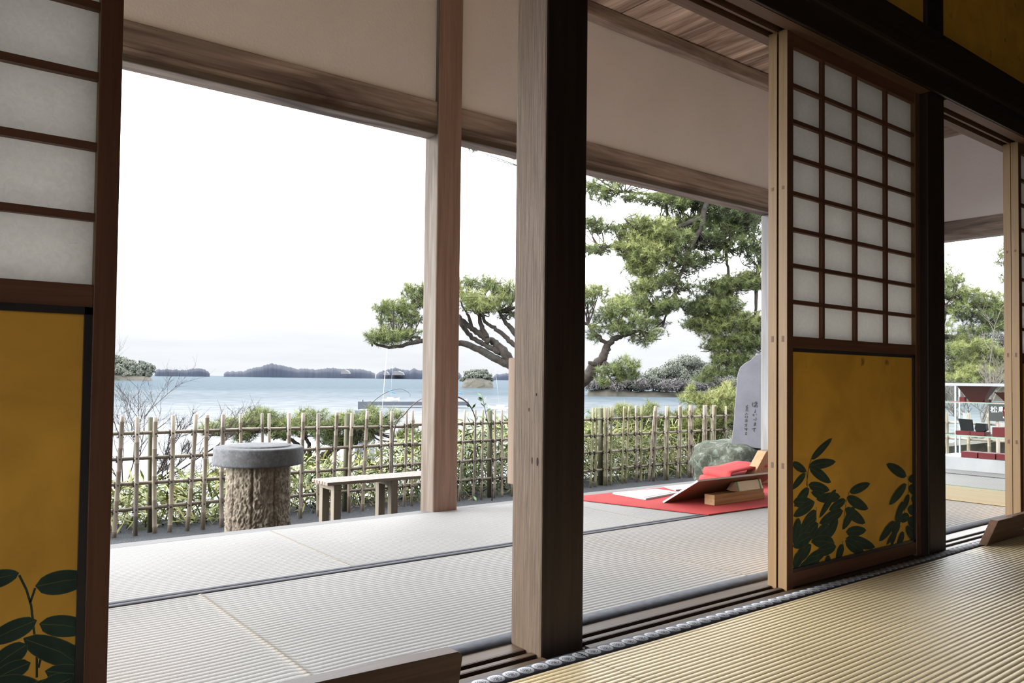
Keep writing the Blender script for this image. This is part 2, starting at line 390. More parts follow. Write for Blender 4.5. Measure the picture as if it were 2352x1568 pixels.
# sky reflection painted into the colour: paler close by, bluer far out
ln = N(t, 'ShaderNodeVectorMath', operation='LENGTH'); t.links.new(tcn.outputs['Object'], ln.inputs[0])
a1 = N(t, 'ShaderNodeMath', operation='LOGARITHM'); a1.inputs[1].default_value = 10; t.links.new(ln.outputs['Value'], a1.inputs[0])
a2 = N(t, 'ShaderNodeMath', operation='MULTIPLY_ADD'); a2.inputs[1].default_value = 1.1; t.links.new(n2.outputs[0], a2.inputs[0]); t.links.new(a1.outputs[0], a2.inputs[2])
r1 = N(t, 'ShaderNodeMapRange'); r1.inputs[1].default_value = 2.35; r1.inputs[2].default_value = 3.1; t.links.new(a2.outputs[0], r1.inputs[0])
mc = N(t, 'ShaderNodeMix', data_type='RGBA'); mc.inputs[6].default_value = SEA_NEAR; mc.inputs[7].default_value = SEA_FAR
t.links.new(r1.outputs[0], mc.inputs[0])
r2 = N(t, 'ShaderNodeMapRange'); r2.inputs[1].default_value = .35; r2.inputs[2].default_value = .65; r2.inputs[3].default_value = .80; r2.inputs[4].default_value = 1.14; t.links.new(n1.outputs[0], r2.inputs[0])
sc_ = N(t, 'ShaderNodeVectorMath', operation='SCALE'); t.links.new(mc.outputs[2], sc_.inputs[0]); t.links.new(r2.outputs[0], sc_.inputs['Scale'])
df = N(t, 'ShaderNodeBsdfDiffuse'); t.links.new(sc_.outputs[0], df.inputs[0])
gl = N(t, 'ShaderNodeBsdfGlossy'); gl.inputs['Roughness'].default_value = .12; gl.inputs[0].default_value = (.9, .96, 1, 1)
bp = N(t, 'ShaderNodeBump'); bp.inputs['Strength'].default_value = .15; bp.inputs['Distance'].default_value = .25
t.links.new(n1.outputs[0], bp.inputs['Height']); t.links.new(bp.outputs[0], gl.inputs['Normal'])
mxs = N(t, 'ShaderNodeMixShader'); mxs.inputs[0].default_value = .12; t.links.new(df.outputs[0], mxs.inputs[1]); t.links.new(gl.outputs[0], mxs.inputs[2])
t.links.new(mxs.outputs[0], t.nodes['Material Output'].inputs[0])
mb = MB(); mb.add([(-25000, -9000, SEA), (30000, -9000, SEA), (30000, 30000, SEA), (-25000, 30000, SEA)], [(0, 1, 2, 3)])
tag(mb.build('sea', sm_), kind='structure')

# ------------------------------------------------------------------ room shell (dark interior)
mb = MB(); mb.box(-3.2, 7.0, -4.2, 1.50, 3.0, 3.06); tag(mb.build('ceiling', dark('x')), kind='structure')
tag(box(-3.2, 7.0, -4.3, -4.2, -.1, 3.06).build('wall_back', PLASTIN), kind='structure')
m = MB(); m.box(-3.3, -3.2, -.9, 1.66, -.1, 3.06); m.box(-3.3, -3.2, -4.2, -.9, 2.2, 3.06); m.box(-3.2, -.81, 1.54, 1.62, -.1, 2.1); tag(m.build('wall_left', PLASTIN), kind='structure')
m = MB(); m.box(7.0, 7.06, -4.2, 1.55, -.1, 3.06); m.box(5.59, 7.0, 1.52, 1.60, -.1, 2.1); tag(m.build('wall_right', PLASTIN), kind='structure')
# wall above the lintel: gold panels
tag(box(-3.2, 7.0, 1.53, 1.66, 2.10, 3.06).build('wall_front', GOLD), kind='structure')

# veranda plaster walls and ceiling
mb = MB(); mb.box(-3.2, 7.46, 3.53, 3.60, 2.165, 2.99); tag(mb.build('wall_sea', PLASTER), kind='structure')
mb = MB(); mb.box(7.47, 7.54, -4.2, 3.60, 2.165, 2.99); tag(mb.build('wall_side', PLASTER), kind='structure')
def boardmat():
    return wood('ceiling_board_wood_y', (.07, .047, .036), (.38, .31, .255), 'y', .7, .3, c3=(.10, .062, .045))
cb = thing('board_ceiling', 'weathered plank ceiling over the veranda, above the plaster wall', 'ceiling', (3.5, 2.6, 3.02))
xb = [-3.2, -2.6, -1.95, -1.3, -.65, 0, .65, 1.3, 1.92, 2.3, 2.92, 3.55, 4.17, 4.88, 5.5, 6.1, 6.75, 7.54]
for a, b_ in zip(xb[:-1], xb[1:]):
    zz = 3.015 + random.uniform(0, .008)
    MB().box(a+.004, b_-.004, 1.60, 3.60, zz, zz+.02).build('ceiling_board', boardmat(), cb)
cb['kind'] = 'structure'
tag(box(-3.2, 7.5, 3.455, 3.53, 2.925, 3.012).build('trim_1', beamw('x'), bevel=.006), kind='structure')
tag(box(7.40, 7.47, 1.6, 3.45, 2.93, 3.012).build('trim_2', beamw('y'), bevel=.004), kind='structure')
# roof above and its eave
mb = MB(); mb.add([(-4, -5, 3.6), (8.8, -5, 3.6), (8.8, 3.7, 3.15), (-4, 3.7, 3.15), (-4, 4.9, 2.72), (8.8, 4.9, 2.72)], [(0, 1, 2, 3), (3, 2, 5, 4)])
tag(mb.build('roof', beamw('y')), kind='structure')

# outer beam, posts
def prop_beam():
    t_ = thing('lintel_beam', 'long weathered timber beam above the sea side opening', 'beam', (0, 3.57, 1.99))
    box(-3.2, 7.46, 3.514, 3.625, 1.992, 2.168).build('beam_body', beamw('x'), t_, bevel=.005)
    box(-3.2, 7.46, 3.509, 3.52, 2.035, 2.05).build('ledge', beamw('x'), t_)
    box(-3.2, 7.46, 3.508, 3.52, 1.9915, 2.02).build('groove_strip', weather('x'), t_)
prop_beam()
t_ = thing('lintel_beam', 'dark timber beam across the end opening beyond the black pillar', 'beam', (7.46, 2, 1.99))
box(7.46, 7.58, -2, 3.64, 1.992, 2.165).build('beam_body', beamw('y'), t_, bevel=.005)
def post(x0, x1, y0, y1, z1, mats, label, zb=-.02, name='wooden_post'):
    t_ = thing(name, label, 'post', ((x0+x1)/2, (y0+y1)/2, zb))
    o = box(x0, x1, y0, y1, zb, z1).build('shaft', mats, t_, bevel=.006)
    if isinstance(mats, (list, tuple)):                 # room-side faces get a darker material that paints in their shade
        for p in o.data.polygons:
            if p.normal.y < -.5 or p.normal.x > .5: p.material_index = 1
    return t_
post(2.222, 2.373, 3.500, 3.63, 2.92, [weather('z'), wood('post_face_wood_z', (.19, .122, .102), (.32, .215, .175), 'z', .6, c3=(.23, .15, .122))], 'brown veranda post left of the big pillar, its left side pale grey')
post(5.285, 5.43, 3.500, 3.63, 1.992, wood('pale_post_wood_z', (.42, .42, .43), (.62, .62, .63), 'z', .8, c3=(.36, .32, .28)), 'pale weathered post behind the sliding door, in front of the stone tablet')
post(-.81, -.66, 3.512, 3.64, 3.0, weather('z'), 'veranda post beyond the left edge of the picture')
post(7.46, 7.60, 3.50, 3.64, 3.0, weather('z'), 'corner post of the veranda')
# inner pillars
post(1.308, 1.455, 1.542, 1.668, 3.05, [pillarw('z'), shadeblack('z')], 'massive brown pillar in the middle, weathered grain on its left face, dark front', name='wooden_pillar')
mb = MB(); mb.box(1.3075, 1.31, 1.555, 1.562, .62, .665); 
kn = plain('knot_hole', (.02, .012, .008), .9)
P1 = bpy.data.objects['wooden_pillar']
k = MB().tube([(1.3079, 1.575, .335), (1.3079, 1.575, .335)], .001); 
mk = MB()
for (yy, zz, a, b_) in ((1.563, .487, .0035, .011), (1.585, .488, .0018, .009), (1.60, .62, .0015, .005), (1.57, .66, .002, .004)):
    pl = [(1.3078, yy+a*math.cos(q), zz+b_*math.sin(q)) for q in np.linspace(0, 2*math.pi, 12, endpoint=False)]
    mk.prism(pl, (-.0006, 0, 0))
mk.build('knot', kn, P1)
post(3.372, 3.525, 1.512, 1.665, 3.05, shadeblack('z'), 'blackish pillar right of the gold shoji door', name='wooden_pillar')
post(5.44, 5.59, 1.512, 1.665, 3.05, dark('z'), 'dark pillar beyond the right edge of the picture', name='wooden_pillar')
post(-.81, -.66, 1.512, 1.665, 3.05, dark('z'), 'dark pillar beyond the left edge of the picture', name='wooden_pillar')

# board fixed behind the middle pillar
t_ = thing('sign_board', 'thin honey wooden board fixed behind the middle pillar, its edge showing', 'board', (1.36, 1.70, .4))
box(1.315, 1.45, 1.668, 1.70, .415, .757).build('board', wood('pale_board_z', (.13, .092, .066), (.19, .14, .10), 'z', .7), t_, bevel=.003)

# lintel with sliding grooves (kamoi) and the dark rail in front (nageshi)
def kamoi(x0, x1, label):
    t_ = thing('grooved_lintel', label, 'lintel', ((x0+x1)/2, 1.58, 1.92))
    m = MB()
    for (a, b_, zb) in ((1.500, 1.548, 1.918), (1.548, 1.580, 1.94), (1.580, 1.590, 1.918), (1.590, 1.622, 1.94), (1.622, 1.665, 1.918)):
        m.box(x0, x1, a, b_, zb, 2.0)
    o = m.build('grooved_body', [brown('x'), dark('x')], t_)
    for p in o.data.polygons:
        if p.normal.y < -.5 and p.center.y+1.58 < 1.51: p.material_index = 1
    return t_
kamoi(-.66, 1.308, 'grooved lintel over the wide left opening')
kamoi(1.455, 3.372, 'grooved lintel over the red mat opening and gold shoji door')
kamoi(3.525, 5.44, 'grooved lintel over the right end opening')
box(-3.2, 7.0, 1.505, 1.66, 2.0, 2.17).build('trim_3', dark('x'))['kind'] = 'structure'
o = box(-3.2, 7.0, 1.462, 1.505, 2.005, 2.158).build('trim_4', dark('x'), bevel=.012); o['kind'] = 'structure'
o = box(-3.2, 7.0, 1.488, 1.500, 1.919, 2.006).build('trim_5', dark('x'), bevel=.002); o['kind'] = 'structure'
# threshold
def sill(x0, x1, label, mm):
    t_ = thing('grooved_threshold', label, 'threshold', ((x0+x1)/2, 1.58, -.03))
    m = MB()
    for (a, b_, zt) in ((1.505, 1.536, -.004), (1.536, 1.564, -.013), (1.564, 1.580, -.004), (1.580, 1.608, -.013), (1.608, 1.665, -.004)):
        m.box(x0, x1, a, b_, -.08, zt)
    m.build('grooved_sill', mm, t_)
    gl = MB()
    for y in (1.5635, 1.6075): gl.box(x0, x1, y-.0035, y+.0005, -.0128, -.0045)
    gl.build('groove_wall', plain('groove_dark_wood', (.06, .03, .02), .6), t_)
sill(-.66, 1.308, 'grooved brown threshold left of the middle pillar', sillw('x'))
sill(1.455, 3.372, 'grooved brown threshold between middle pillar and gold shoji door', sillw('x'))
sill(3.525, 5.44, 'pale grooved threshold at the right end opening', wood('pale_sill_wood_x', (.48, .44, .38), (.66, .62, .56), 'x', .4))

# ------------------------------------------------------------------ tatami mats
TM_OUT = tatamimat('veranda_straw', (.320, .318, .311), (.29, .26, .205), (), groove=(.17, .165, .155), rough=.75, spec=.12)
TM_IN = tatamimat('room_straw', (.80, .65, .385), (.66, .50, .26), (), groove=(.20, .145, .07))
t_ = thing('straw_mat', 'pale straw mat row on the veranda nearest the threshold', 'tatami mat', (2.5, 2.1, 0))
tatami_surface('woven_surface', -3.0, 5.73, 1.725, 2.612, .022, TM_OUT, t_, seams=(.781, 2.434, 4.1), seed=11)
edge_cloth('edge_cloth', -3.0, 5.73, 1.668, 1.727, t_, CLOTH, 4)
edge_cloth('edge_cloth', -3.0, 5.73, 2.61, 2.642, t_, CLOTH, 5)
t_ = thing('straw_mat', 'pale straw mat row along the outer veranda edge', 'tatami mat', (2.5, 3.1, 0))
tatami_surface('woven_surface', -3.0, 5.73, 2.672, 3.50, .022, TM_OUT, t_, seams=(1.345, 3.0), seed=21, depth=.0016)
edge_cloth('edge_cloth', -3.0, 5.73, 2.6425, 2.674, t_, CLOTH, 6)
t_ = thing('straw_mat', 'straw mat at the far end of the veranda under the glass case', 'tatami mat', (6.6, 2.5, 0))
tatami_surface('woven_surface', 5.74, 7.40, 1.70, 3.50, .022, TM_OUT, t_, seed=31, step=.1, depth=.0008)
MB().box(6.50, 6.525, 1.70, 3.50, -.02, .0035).build('edge_cloth', CLOTH, t_)
t_ = thing('yellow_mat', 'yellowish thin mat with a green edge seen through the right opening', 'mat', (5.4, 2.2, 0))
box(5.02, 5.70, 1.74, 2.60, .003, .0075).build('mat_surface', wood('yellow_straw_y', (.60, .47, .22), (.72, .58, .30), 'y', .7), t_)
box(5.70, 5.715, 1.74, 2.60, .003, .009).build('green_edge', plain('green_cloth', (.10, .35, .20), .8), t_)
# patterned border cloth
def crestmat():
    m, t, b = newmat('crest_cloth')
    tc = N(t, 'ShaderNodeTexCoord'); sp = N(t, 'ShaderNodeSeparateXYZ'); t.links.new(tc.outputs['Object'], sp.inputs[0])
    def mt(op, a, b_=None, c=None):
        n = N(t, 'ShaderNodeMath', operation=op)
        for i_, v in enumerate((a, b_, c)):
            if v is None: continue
            if isinstance(v, (int, float)): n.inputs[i_].default_value = v
            else: t.links.new(v, n.inputs[i_])
        return n.outputs[0]
    P = .0445
    fx = mt('SUBTRACT', mt('FRACT', mt('DIVIDE', mt('ADD', sp.outputs[0], 10*P), P)), .5)
    fy = mt('DIVIDE', sp.outputs[1], P)           # object origin on the band's middle line
    r = mt('SQRT', mt('ADD', mt('MULTIPLY', fx, fx), mt('MULTIPLY', fy, fy)))
    ang = mt('ARCTAN2', fy, fx)
    disc = mt('LESS_THAN', r, .47)
    # inner crest: wavy ring + spokes
    rr = mt('ADD', r, mt('MULTIPLY', mt('SINE', mt('MULTIPLY', ang, 8)), .03))
    ring = mt('LESS_THAN', mt('ABSOLUTE', mt('SUBTRACT', rr, .27)), .022)
    spk = mt('MULTIPLY', mt('LESS_THAN', rr, .17), mt('GREATER_THAN', mt('SINE', mt('MULTIPLY', ang, 6)), .1))
    bar = mt('MULTIPLY', mt('LESS_THAN', r, .2), mt('GREATER_THAN', mt('SINE', mt('MULTIPLY', fx, 70)), .3))
    dk = mt('MINIMUM', mt('ADD', mt('ADD', ring, spk), bar), 1)
    edge = mt('LESS_THAN', mt('ABSOLUTE', fy), .49)
    # background hatch between discs
    hat = mt('GREATER_THAN', mt('MULTIPLY', mt('SINE', mt('MULTIPLY', fx, 90)), mt('SINE', mt('MULTIPLY', fy, 90))), .25)
    bgv = mt('MULTIPLY', hat, .35)
    w_ = mt('MULTIPLY', mt('SUBTRACT', 1, dk), disc)
    v = mt('MULTIPLY', mt('MAXIMUM', w_, mt('MULTIPLY', bgv, mt('SUBTRACT', 1, disc))), edge)
    cr = N(t, 'ShaderNodeValToRGB'); e = cr.color_ramp.elements
    e[0].color = (.022, .022, .030, 1); e[1].color = (.40, .41, .44, 1)
    t.links.new(v, cr.inputs[0]); t.links.new(cr.outputs[0], b.inputs['Base Color']); b.inputs['Roughness'].default_value = .8
    return m
CREST = crestmat()
def room_mat(x0, x1, label, seed, seams=()):
    t_ = thing('tatami_mat', label, 'tatami mat', ((x0+x1)/2, 1.0, 0), 'tatami mats of the room')
    tatami_surface('woven_surface', x0+.0008, x1-.0008, .52, 1.453, .017, TM_IN, t_, seed=seed, step=.03, depth=.0024, wav=.003, seams=seams)
    xs = np.linspace(x0+.002, x1-.002, int((x1-x0)/.03)+2)
    w0 = (vnoise(xs*3, xs*0+.5, seed)-.5)*.006
    rows = [(1.449+w0, -.02), (1.449+w0, .0015), (1.48+0*xs, .003), (1.504+0*xs, .0015), (1.504+0*xs, -.02)]
    V = np.concatenate([np.stack([xs, r[0], np.full_like(xs, r[1])], -1) for r in rows]); n = len(xs)
    Fq = np.array([(k*n+i, k*n+i+1, (k+1)*n+i+1, (k+1)*n+i) for k in range(4) for i in range(n-1)])
    o = raw('crest_edge_cloth', V, Fq, CREST, None)
    o['label'] = 'border cloth woven with white round crests'
    # put the origin on the band's middle line so that the crests sit centred
    off = Vector((1.4517, 1.4785, 0)); o.data.transform(Matrix.Translation(-off)); o.parent = t_; o.location = off-t_.location
room_mat(-.72, 1.39, 'tatami mat in the foreground left of the seam at the middle pillar', 41)
room_mat(1.39, 3.49, 'broad tatami mat in front of the gold shoji door, half in shadow', 42)
room_mat(3.49, 5.59, 'tatami mat under the barrier at the right edge', 43)
for i_, (x0, x1) in enumerate(((-.72, 1.39), (1.39, 3.49), (3.49, 5.59))):
    tt = thing('tatami_mat', 'tatami mat deeper in the room, '+('left', 'middle', 'right')[i_]+' one of the second row', 'tatami mat', ((x0+x1)/2, 0, 0), 'tatami mats deeper in the room')
    tatami_surface('woven_surface', x0, x1, -.44, .515, .017, TM_IN, tt, seed=50+i_, step=.12)
# veranda outer edge board
t_ = thing('edge_board', 'silvery weathered board along the outer edge of the veranda', 'board', (2, 3.56, -.03))
m = MB(); m.box(-3.2, 7.5, 3.502, 3.545, -.07, -.002); m.box(-3.2, 7.5, 3.548, 3.60, -.07, -.004); m.build('board', wood('silver_wood_x', (.22, .215, .21), (.36, .355, .35), 'x', .7), t_, bevel=.003)
box(-3.2, 7.5, 3.56, 3.59, -.55, -.07).build('skirt_board', dark('x'), t_)

# ------------------------------------------------------------------ shoji doors with gold lower panel
def leafpoly(b, tip, wd, off):
    """leaf outline in wall coords (x,z)"""
    bx_, bz = b; tx, tz = tip; dx, dz = tx-bx_, tz-bz; L = math.hypot(dx, dz); ux, uz = dx/L, dz/L; nx_, nz_ = -uz, ux
    top = []; bot = []
    for k in range(11):
        s = k/10; h = wd*.5*(math.sin(math.pi*min(1, s**.85)))**.62 if 0 < k < 10 else 0
        top.append((bx_+ux*L*s+nx_*(h+off), bz+uz*L*s+nz_*(h+off))); bot.append((bx_+ux*L*s-nx_*(h+off), bz+uz*L*s-nz_*(h+off)))
    return top+bot[::-1][1:-1]
def shoji(label, x0, x1, yf, grid_bars, leaves, stems, wood_f, wood_r, flip=False, edge=edgew, group=None, edge_x=None, zt=1.925):
    """door between x0..x1, front face at yf, thickness .034"""
    t_ = thing('sliding_door', label, 'sliding door', ((x0+x1)/2, yf+.017, -.01), group)
    th = .034; sw = .037
    # stiles with pale edge face
    for a, b_ in ((x0, x0+sw), (x1-sw, x1)):
        m = MB(); m.box(a, b_, yf, yf+th, -.011, zt); o = m.build('stile', [wood_f, edge('z')], t_, bevel=.0012)
        for p in o.data.polygons:
            if abs(p.normal.x) > .9: p.material_index = 1
        side = a if a == x0 else b_
        pg = MB(); sgn = -1 if a == x0 else 1
        for (zc, hh) in ((1.372, .009), (.848, .016), (.412, .015)):
            pg.box(side-.0008 if sgn < 0 else side, side if sgn < 0 else side+.0008, yf+.012, yf+.021, zc-hh/2*1.3, zc+hh/2*1.3)
        q = pg.build('peg', plain('peg_wood', (.13, .06, .035), .6), o)
    m = MB(); m.box(x0+sw, x1-sw, yf+.002, yf+th-.002, 1.872, zt); m.build('top_rail', wood_r, t_, bevel=.0015)
    m = MB(); m.box(x0+sw, x1-sw, yf+.002, yf+th-.002, .818, .858); m.build('middle_rail', wood_r, t_, bevel=.0015)
    m = MB(); m.box(x0+sw, x1-sw, yf+.002, yf+th-.002, -.003, .047); m.build('bottom_rail', wood_r, t_, bevel=.0015)
    # lattice
    for xb_ in grid_bars:
        MB().box(xb_-.0015, xb_+.013, yf+.004, yf+.019, .858, 1.872).build('lattice_bar', wood_f, t_)
    for k in range(1, 8):
        zt_ = .858+.1265*k
        MB().box(x0+sw, x1-sw, yf+.0045, yf+.019, zt_-.013, zt_+.001).build('lattice_bar', wood_r, t_)
    MB().box(x0+sw, x1-sw, yf+.0195, yf+.0203, .858, 1.872).build('paper', PAPER, t_)
    # lower gold panel, lacquer border
    fr = MB(); X0, X1, Z0, Z1 = x0+sw, x1-sw, .047, .818; bw = .013
    fr.box(X0, X1, yf+.004, yf+.016, Z1-bw, Z1); fr.box(X0, X1, yf+.004, yf+.016, Z0, Z0+bw*.8)
    fr.box(X0, X0+bw*.35, yf+.004, yf+.016, Z0, Z1) if not flip else fr.box(X0, X0+bw, yf+.004, yf+.016, Z0, Z1)
    fr.box(X1-bw, X1, yf+.004, yf+.016, Z0, Z1)
    fr.build('lacquer_border', LACQ, t_)
    gp = MB(); gp.box(X0, X1, yf+.0125, yf+.028, Z0, Z1)
    yy = yf+.0124
    def put(poly, y, mi):
        pl = [(min(max(px_, X0+.001), X1-.001), y, min(max(pz, Z0+.001), Z1)) for px_, pz in poly]
        gp.add(pl, [tuple(range(len(pl)))], mi)
    for i_, (b_, tip, wd) in enumerate(leaves):
        y = yy-i_*.00006
        put(leafpoly(b_, tip, wd, .0010), y, 2); put(leafpoly(b_, tip, wd, 0), y-.00002, 1)
        dx, dz = tip[0]-b_[0], tip[1]-b_[1]; L = math.hypot(dx, dz); nx_, nz_ = -dz/L*.0006, dx/L*.0006
        a = (b_[0]+dx*.04, b_[1]+dz*.04); c = (b_[0]+dx*.5, b_[1]+dz*.5+wd*.05); d = (b_[0]+dx*.93, b_[1]+dz*.93)
        put([(a[0]-nx_, a[1]-nz_), (c[0]-nx_, c[1]-nz_), (d[0], d[1]), (c[0]+nx_, c[1]+nz_), (a[0]+nx_, a[1]+nz_)], y-.00004, 2)
    for st in stems:
        for (p, q) in zip(st[:-1], st[1:]):
            dx, dz = q[0]-p[0], q[1]-p[1]; L = math.hypot(dx, dz); nx_, nz_ = -dz/L*.0018, dx/L*.0018
            put([(p[0]-nx_, p[1]-nz_), (q[0]-nx_, q[1]-nz_), (q[0]+nx_, q[1]+nz_), (p[0]+nx_, p[1]+nz_)], yy+.00003-.00004, 1)
    gp.build('gold_panel', [GOLD, LEAFPAINT, RIBPAINT], t_)
    return t_
yfr = 1.546
def wr(x, y): v = onY(1740+x/2.449, 760+y/2.449, yfr+.0125); return (v.x, v.z)
def wl(x, y): v = onY(x/5.446, 1280+y/5.446, yfr+.0125); return (v.x, v.z)
RL = [(300,722,420,603,36),(290,755,440,735,42),(288,762,413,852,46),(195,742,275,790,36),(270,800,190,890,36),(285,865,405,895,44),
 (405,945,300,905,36),(290,885,205,985,50),(465,930,330,945,44),(200,960,320,970,50),(495,950,400,1005,40),(500,935,622,1000,48),
 (515,905,633,858,40),(490,1000,605,1080,50),(545,990,475,1115,50),(440,890,345,1050,40),(480,1010,345,1080,52),(330,1010,240,1110,50),
 (320,960,200,1040,50),(330,1040,200,1170,60),(450,1050,380,1170,60),(340,1080,240,1200,60),(495,1130,610,1120,44),(495,1165,660,1215,50),
 (490,1180,600,1250,50),(480,1200,440,1290,50),(400,1090,300,1190,60),(430,1190,300,1180,56),(440,1210,320,1250,50),(300,1200,220,1300,50),
 (260,1210,205,1340,56),(380,1240,260,1300,50),(300,1150,195,1210,60),(350,1280,230,1330,50),(230,1050,200,1200,60),(240,1250,200,1330,60),(400,1260,380,1330,44),
 (835,815,722,748,46),(845,835,910,820,36),(835,860,737,975,46),(845,880,910,905,44),(860,940,915,955,40),(850,920,810,1010,40),
 (820,960,770,1070,46),(840,1000,915,1015,46),(850,1040,790,1060,40),(770,1070,680,1180,44),(840,1060,915,1100,50),(800,1090,720,1200,30),
 (780,1110,745,1210,32),(830,1100,890,1180,44),(820,1130,780,1210,44),(870,1130,900,1190,44),(800,1060,750,1130,40)]
def sc(px_w, scale): return px_w/scale*yfr/ F * 1.55
leavesR = []
for (a, b_, c, d, w_) in RL:
    p, q = wr(a, b_), wr(c, d)
    # true width from the picture height scale of the wall
    v0, v1 = wr((a+c)/2, (b_+d)/2), wr((a+c)/2, (b_+d)/2+w_)
    leavesR.append((p, q, abs(v1[1]-v0[1])*1.3))
stemsR = [[wr(*p) for p in s] for s in ([(300,722),(288,765),(275,870)], [(278,790),(280,900)], [(515,905),(498,960),(480,1100)], [(845,815),(850,900),(820,1050)], [(330,990),(330,1080)], [(480,1180),(470,1280)])]
LL = [(-250,330,240,195,190),(440,360,1150,250,260),(460,780,-200,1080,220),(490,830,1150,890,230),(290,1010,1200,1370,260),(340,1080,-150,1420,230),
      (380,1310,-150,1560,200),(560,1420,1250,1500,200),(-100,1560,560,1640,220),(300,1700,900,1600,240),(500,1800,1200,1900,300),(-100,1800,500,1900,300),(900,1500,400,1750,260),(300,1950,900,2100,300),(0,2000,500,2200,300),
      (800,2000,1100,2300,280)]
leavesL = []
for (a, b_, c, d, w_) in LL:
    p, q = wl(a, b_), wl(c, d); v0, v1 = wl((a+c)/2, (b_+d)/2), wl((a+c)/2, (b_+d)/2+w_)
    leavesL.append((p, q, abs(v1[1]-v0[1])*1.12))
stemsL = [[wl(*p) for p in s] for s in ([(240,220),(330,400),(390,600),(430,960)], [(440,380),(380,560)], [(460,1240),(460,1500)], [(510,1260),(480,1380)])]
shoji('tall shoji sliding door with gold leaf lower panel, just right of the red mat', 2.402, 3.372, yfr, (2.633, 2.862, 3.096), leavesR, stemsR, redbrown('z'), redbrown('x'))
shoji('plain back shoji door whose pale edge shows beside the gold one', 2.400, 3.372, 1.5855, (2.633, 2.862, 3.096), [], [], redbrown('z'), redbrown('x'))
shoji('shoji sliding door with gold leaf lower panel at the left edge of the picture', -.665, .305, yfr, (-.438, -.206, .024+.05), leavesL, stemsL, redbrown('z'), redbrown('x'), flip=True)
tear = MB(); tp_ = onY(168, 558, yfr+.018); tear.prism([(tp_.x-.006, tp_.y, tp_.z-.002), (tp_.x, tp_.y, tp_.z+.002), (tp_.x+.006, tp_.y, tp_.z), (tp_.x+.001, tp_.y, tp_.z-.0005)], (0, -.0012, 0))
tear.build('torn_paper_flap', PAPER, bpy.data.objects['sliding_door.002'])
shoji('shoji door added out of sight behind the gold panelled one at the left edge', -.665, .300, 1.5855, (-.438, -.206, .074), [], [], redbrown('z'), redbrown('x'))  # hidden door, added to dim the paper of the one in front
shoji('shoji door at the right edge of the picture, front one', 4.425, 5.44, yfr, (4.66, 4.90, 5.15), [], [], redbrown('z'), redbrown('x'))
shoji('shoji door at the right edge of the picture, back one behind the front', 4.435, 5.44, 1.5855, (4.66, 4.90, 5.15), [], [], redbrown('z'), redbrown('x'))

# ------------------------------------------------------------------ low barriers
def barrier(label, x0, x1, y, h, slant):
    t_ = thing('low_barrier', label, 'barrier', ((x0+x1)/2, y, 0))
    wm = wood('barrier_wood_x', (.11, .06, .038), (.20, .115, .075), 'x', .5)
    return t_, wm
t_, wm = barrier('low dark wooden barrier at the bottom, in front of the wide left opening', -.9, 1.005, 1.45, .108, 0)
m = MB()
prof = [(-1.3, .022), (.968, .022), (.980, .098), (.976, .107), (.968, .111), (.53, .121), (-1.3, .121)]
m.prism([(x, 1.416, z) for x, z in prof], (0, .044, 0)); m.build('plank', wm, t_, bevel=.002)
for fx in (.70, -.7):
    m = MB(); m.prism([(fx-.12, 1.438, .002), (fx+.12, 1.438, .002), (fx+.08, 1.438, .035), (fx-.08, 1.438, .035)], (0, .02, 0)); m.build('foot', wm, t_)
t_, wm = barrier('low wooden barrier with slanted end at the right edge, beside the black pillar', 3.74, 5.3, 1.45, .1, 1)
m = MB(); m.prism([(3.738, 1.437, .002), (4.18, 1.437, .002), (4.075, 1.437, .097), (3.862, 1.437, .097)], (0, .034, 0)); m.build('foot', honey('x') if 0 else brown('x'), t_, bevel=.002)
m = MB(); m.prism([(4.03, 1.442, .03), (5.3, 1.442, .03), (5.3, 1.442, .0985), (4.03, 1.442, .0985)], (0, .029, 0)); m.build('plank', brown('x'), t_, bevel=.002)
m = MB(); m.prism([(4.85, 1.437, .002), (5.25, 1.437, .002), (5.15, 1.437, .097), (4.95, 1.437, .097)], (0, .034, 0)); m.build('foot', brown('x'), t_, bevel=.002)

# ------------------------------------------------------------------ red mat and its things
RED = plain('red_felt', (.66, .075, .075), .95, .5, 700, .08, 6)
o = MB().prism([(3.352, 2.615, .003), (5.05, 2.56, .003), (5.05, 3.40, .003), (3.10, 3.47, .003)], (0, 0, .004)).build('red_mat', RED)
tag(o, 'bright red felt mat spread over the straw mats on the veranda', 'mat')
WHT = plain('white_card', (.80, .80, .80), .6, var=.05, vs=25)
p = [(3.448, 3.407), (3.438, 3.129), (3.815, 3.195), (3.805, 3.372)]
t_ = thing('card_stack', 'white card lying flat on the red mat, nearer to the pillar', 'card', (3.6, 3.28, .007))
MB().prism([(x, y, .0075) for x, y in p], (0, 0, .009)).build('stack', WHT, t_)
MB().prism([(3.47+.9*(x-3.448), 3.40+.85*(y-3.407), .0166) for x, y in p], (0, 0, .001)).build('print', plain('grey_print', (.68, .70, .72), .7, var=.15, vs=30), t_)
t_ = thing('card_stack', 'white card lying flat on the red mat, behind the slanted panel', 'card', (4.1, 3.38, .007))
MB().prism([(3.945, 3.43, .0075), (3.88, 3.28, .0075), (4.25, 3.25, .0075), (4.30, 3.41, .0075)], (0, 0, .008)).build('stack', WHT, t_)
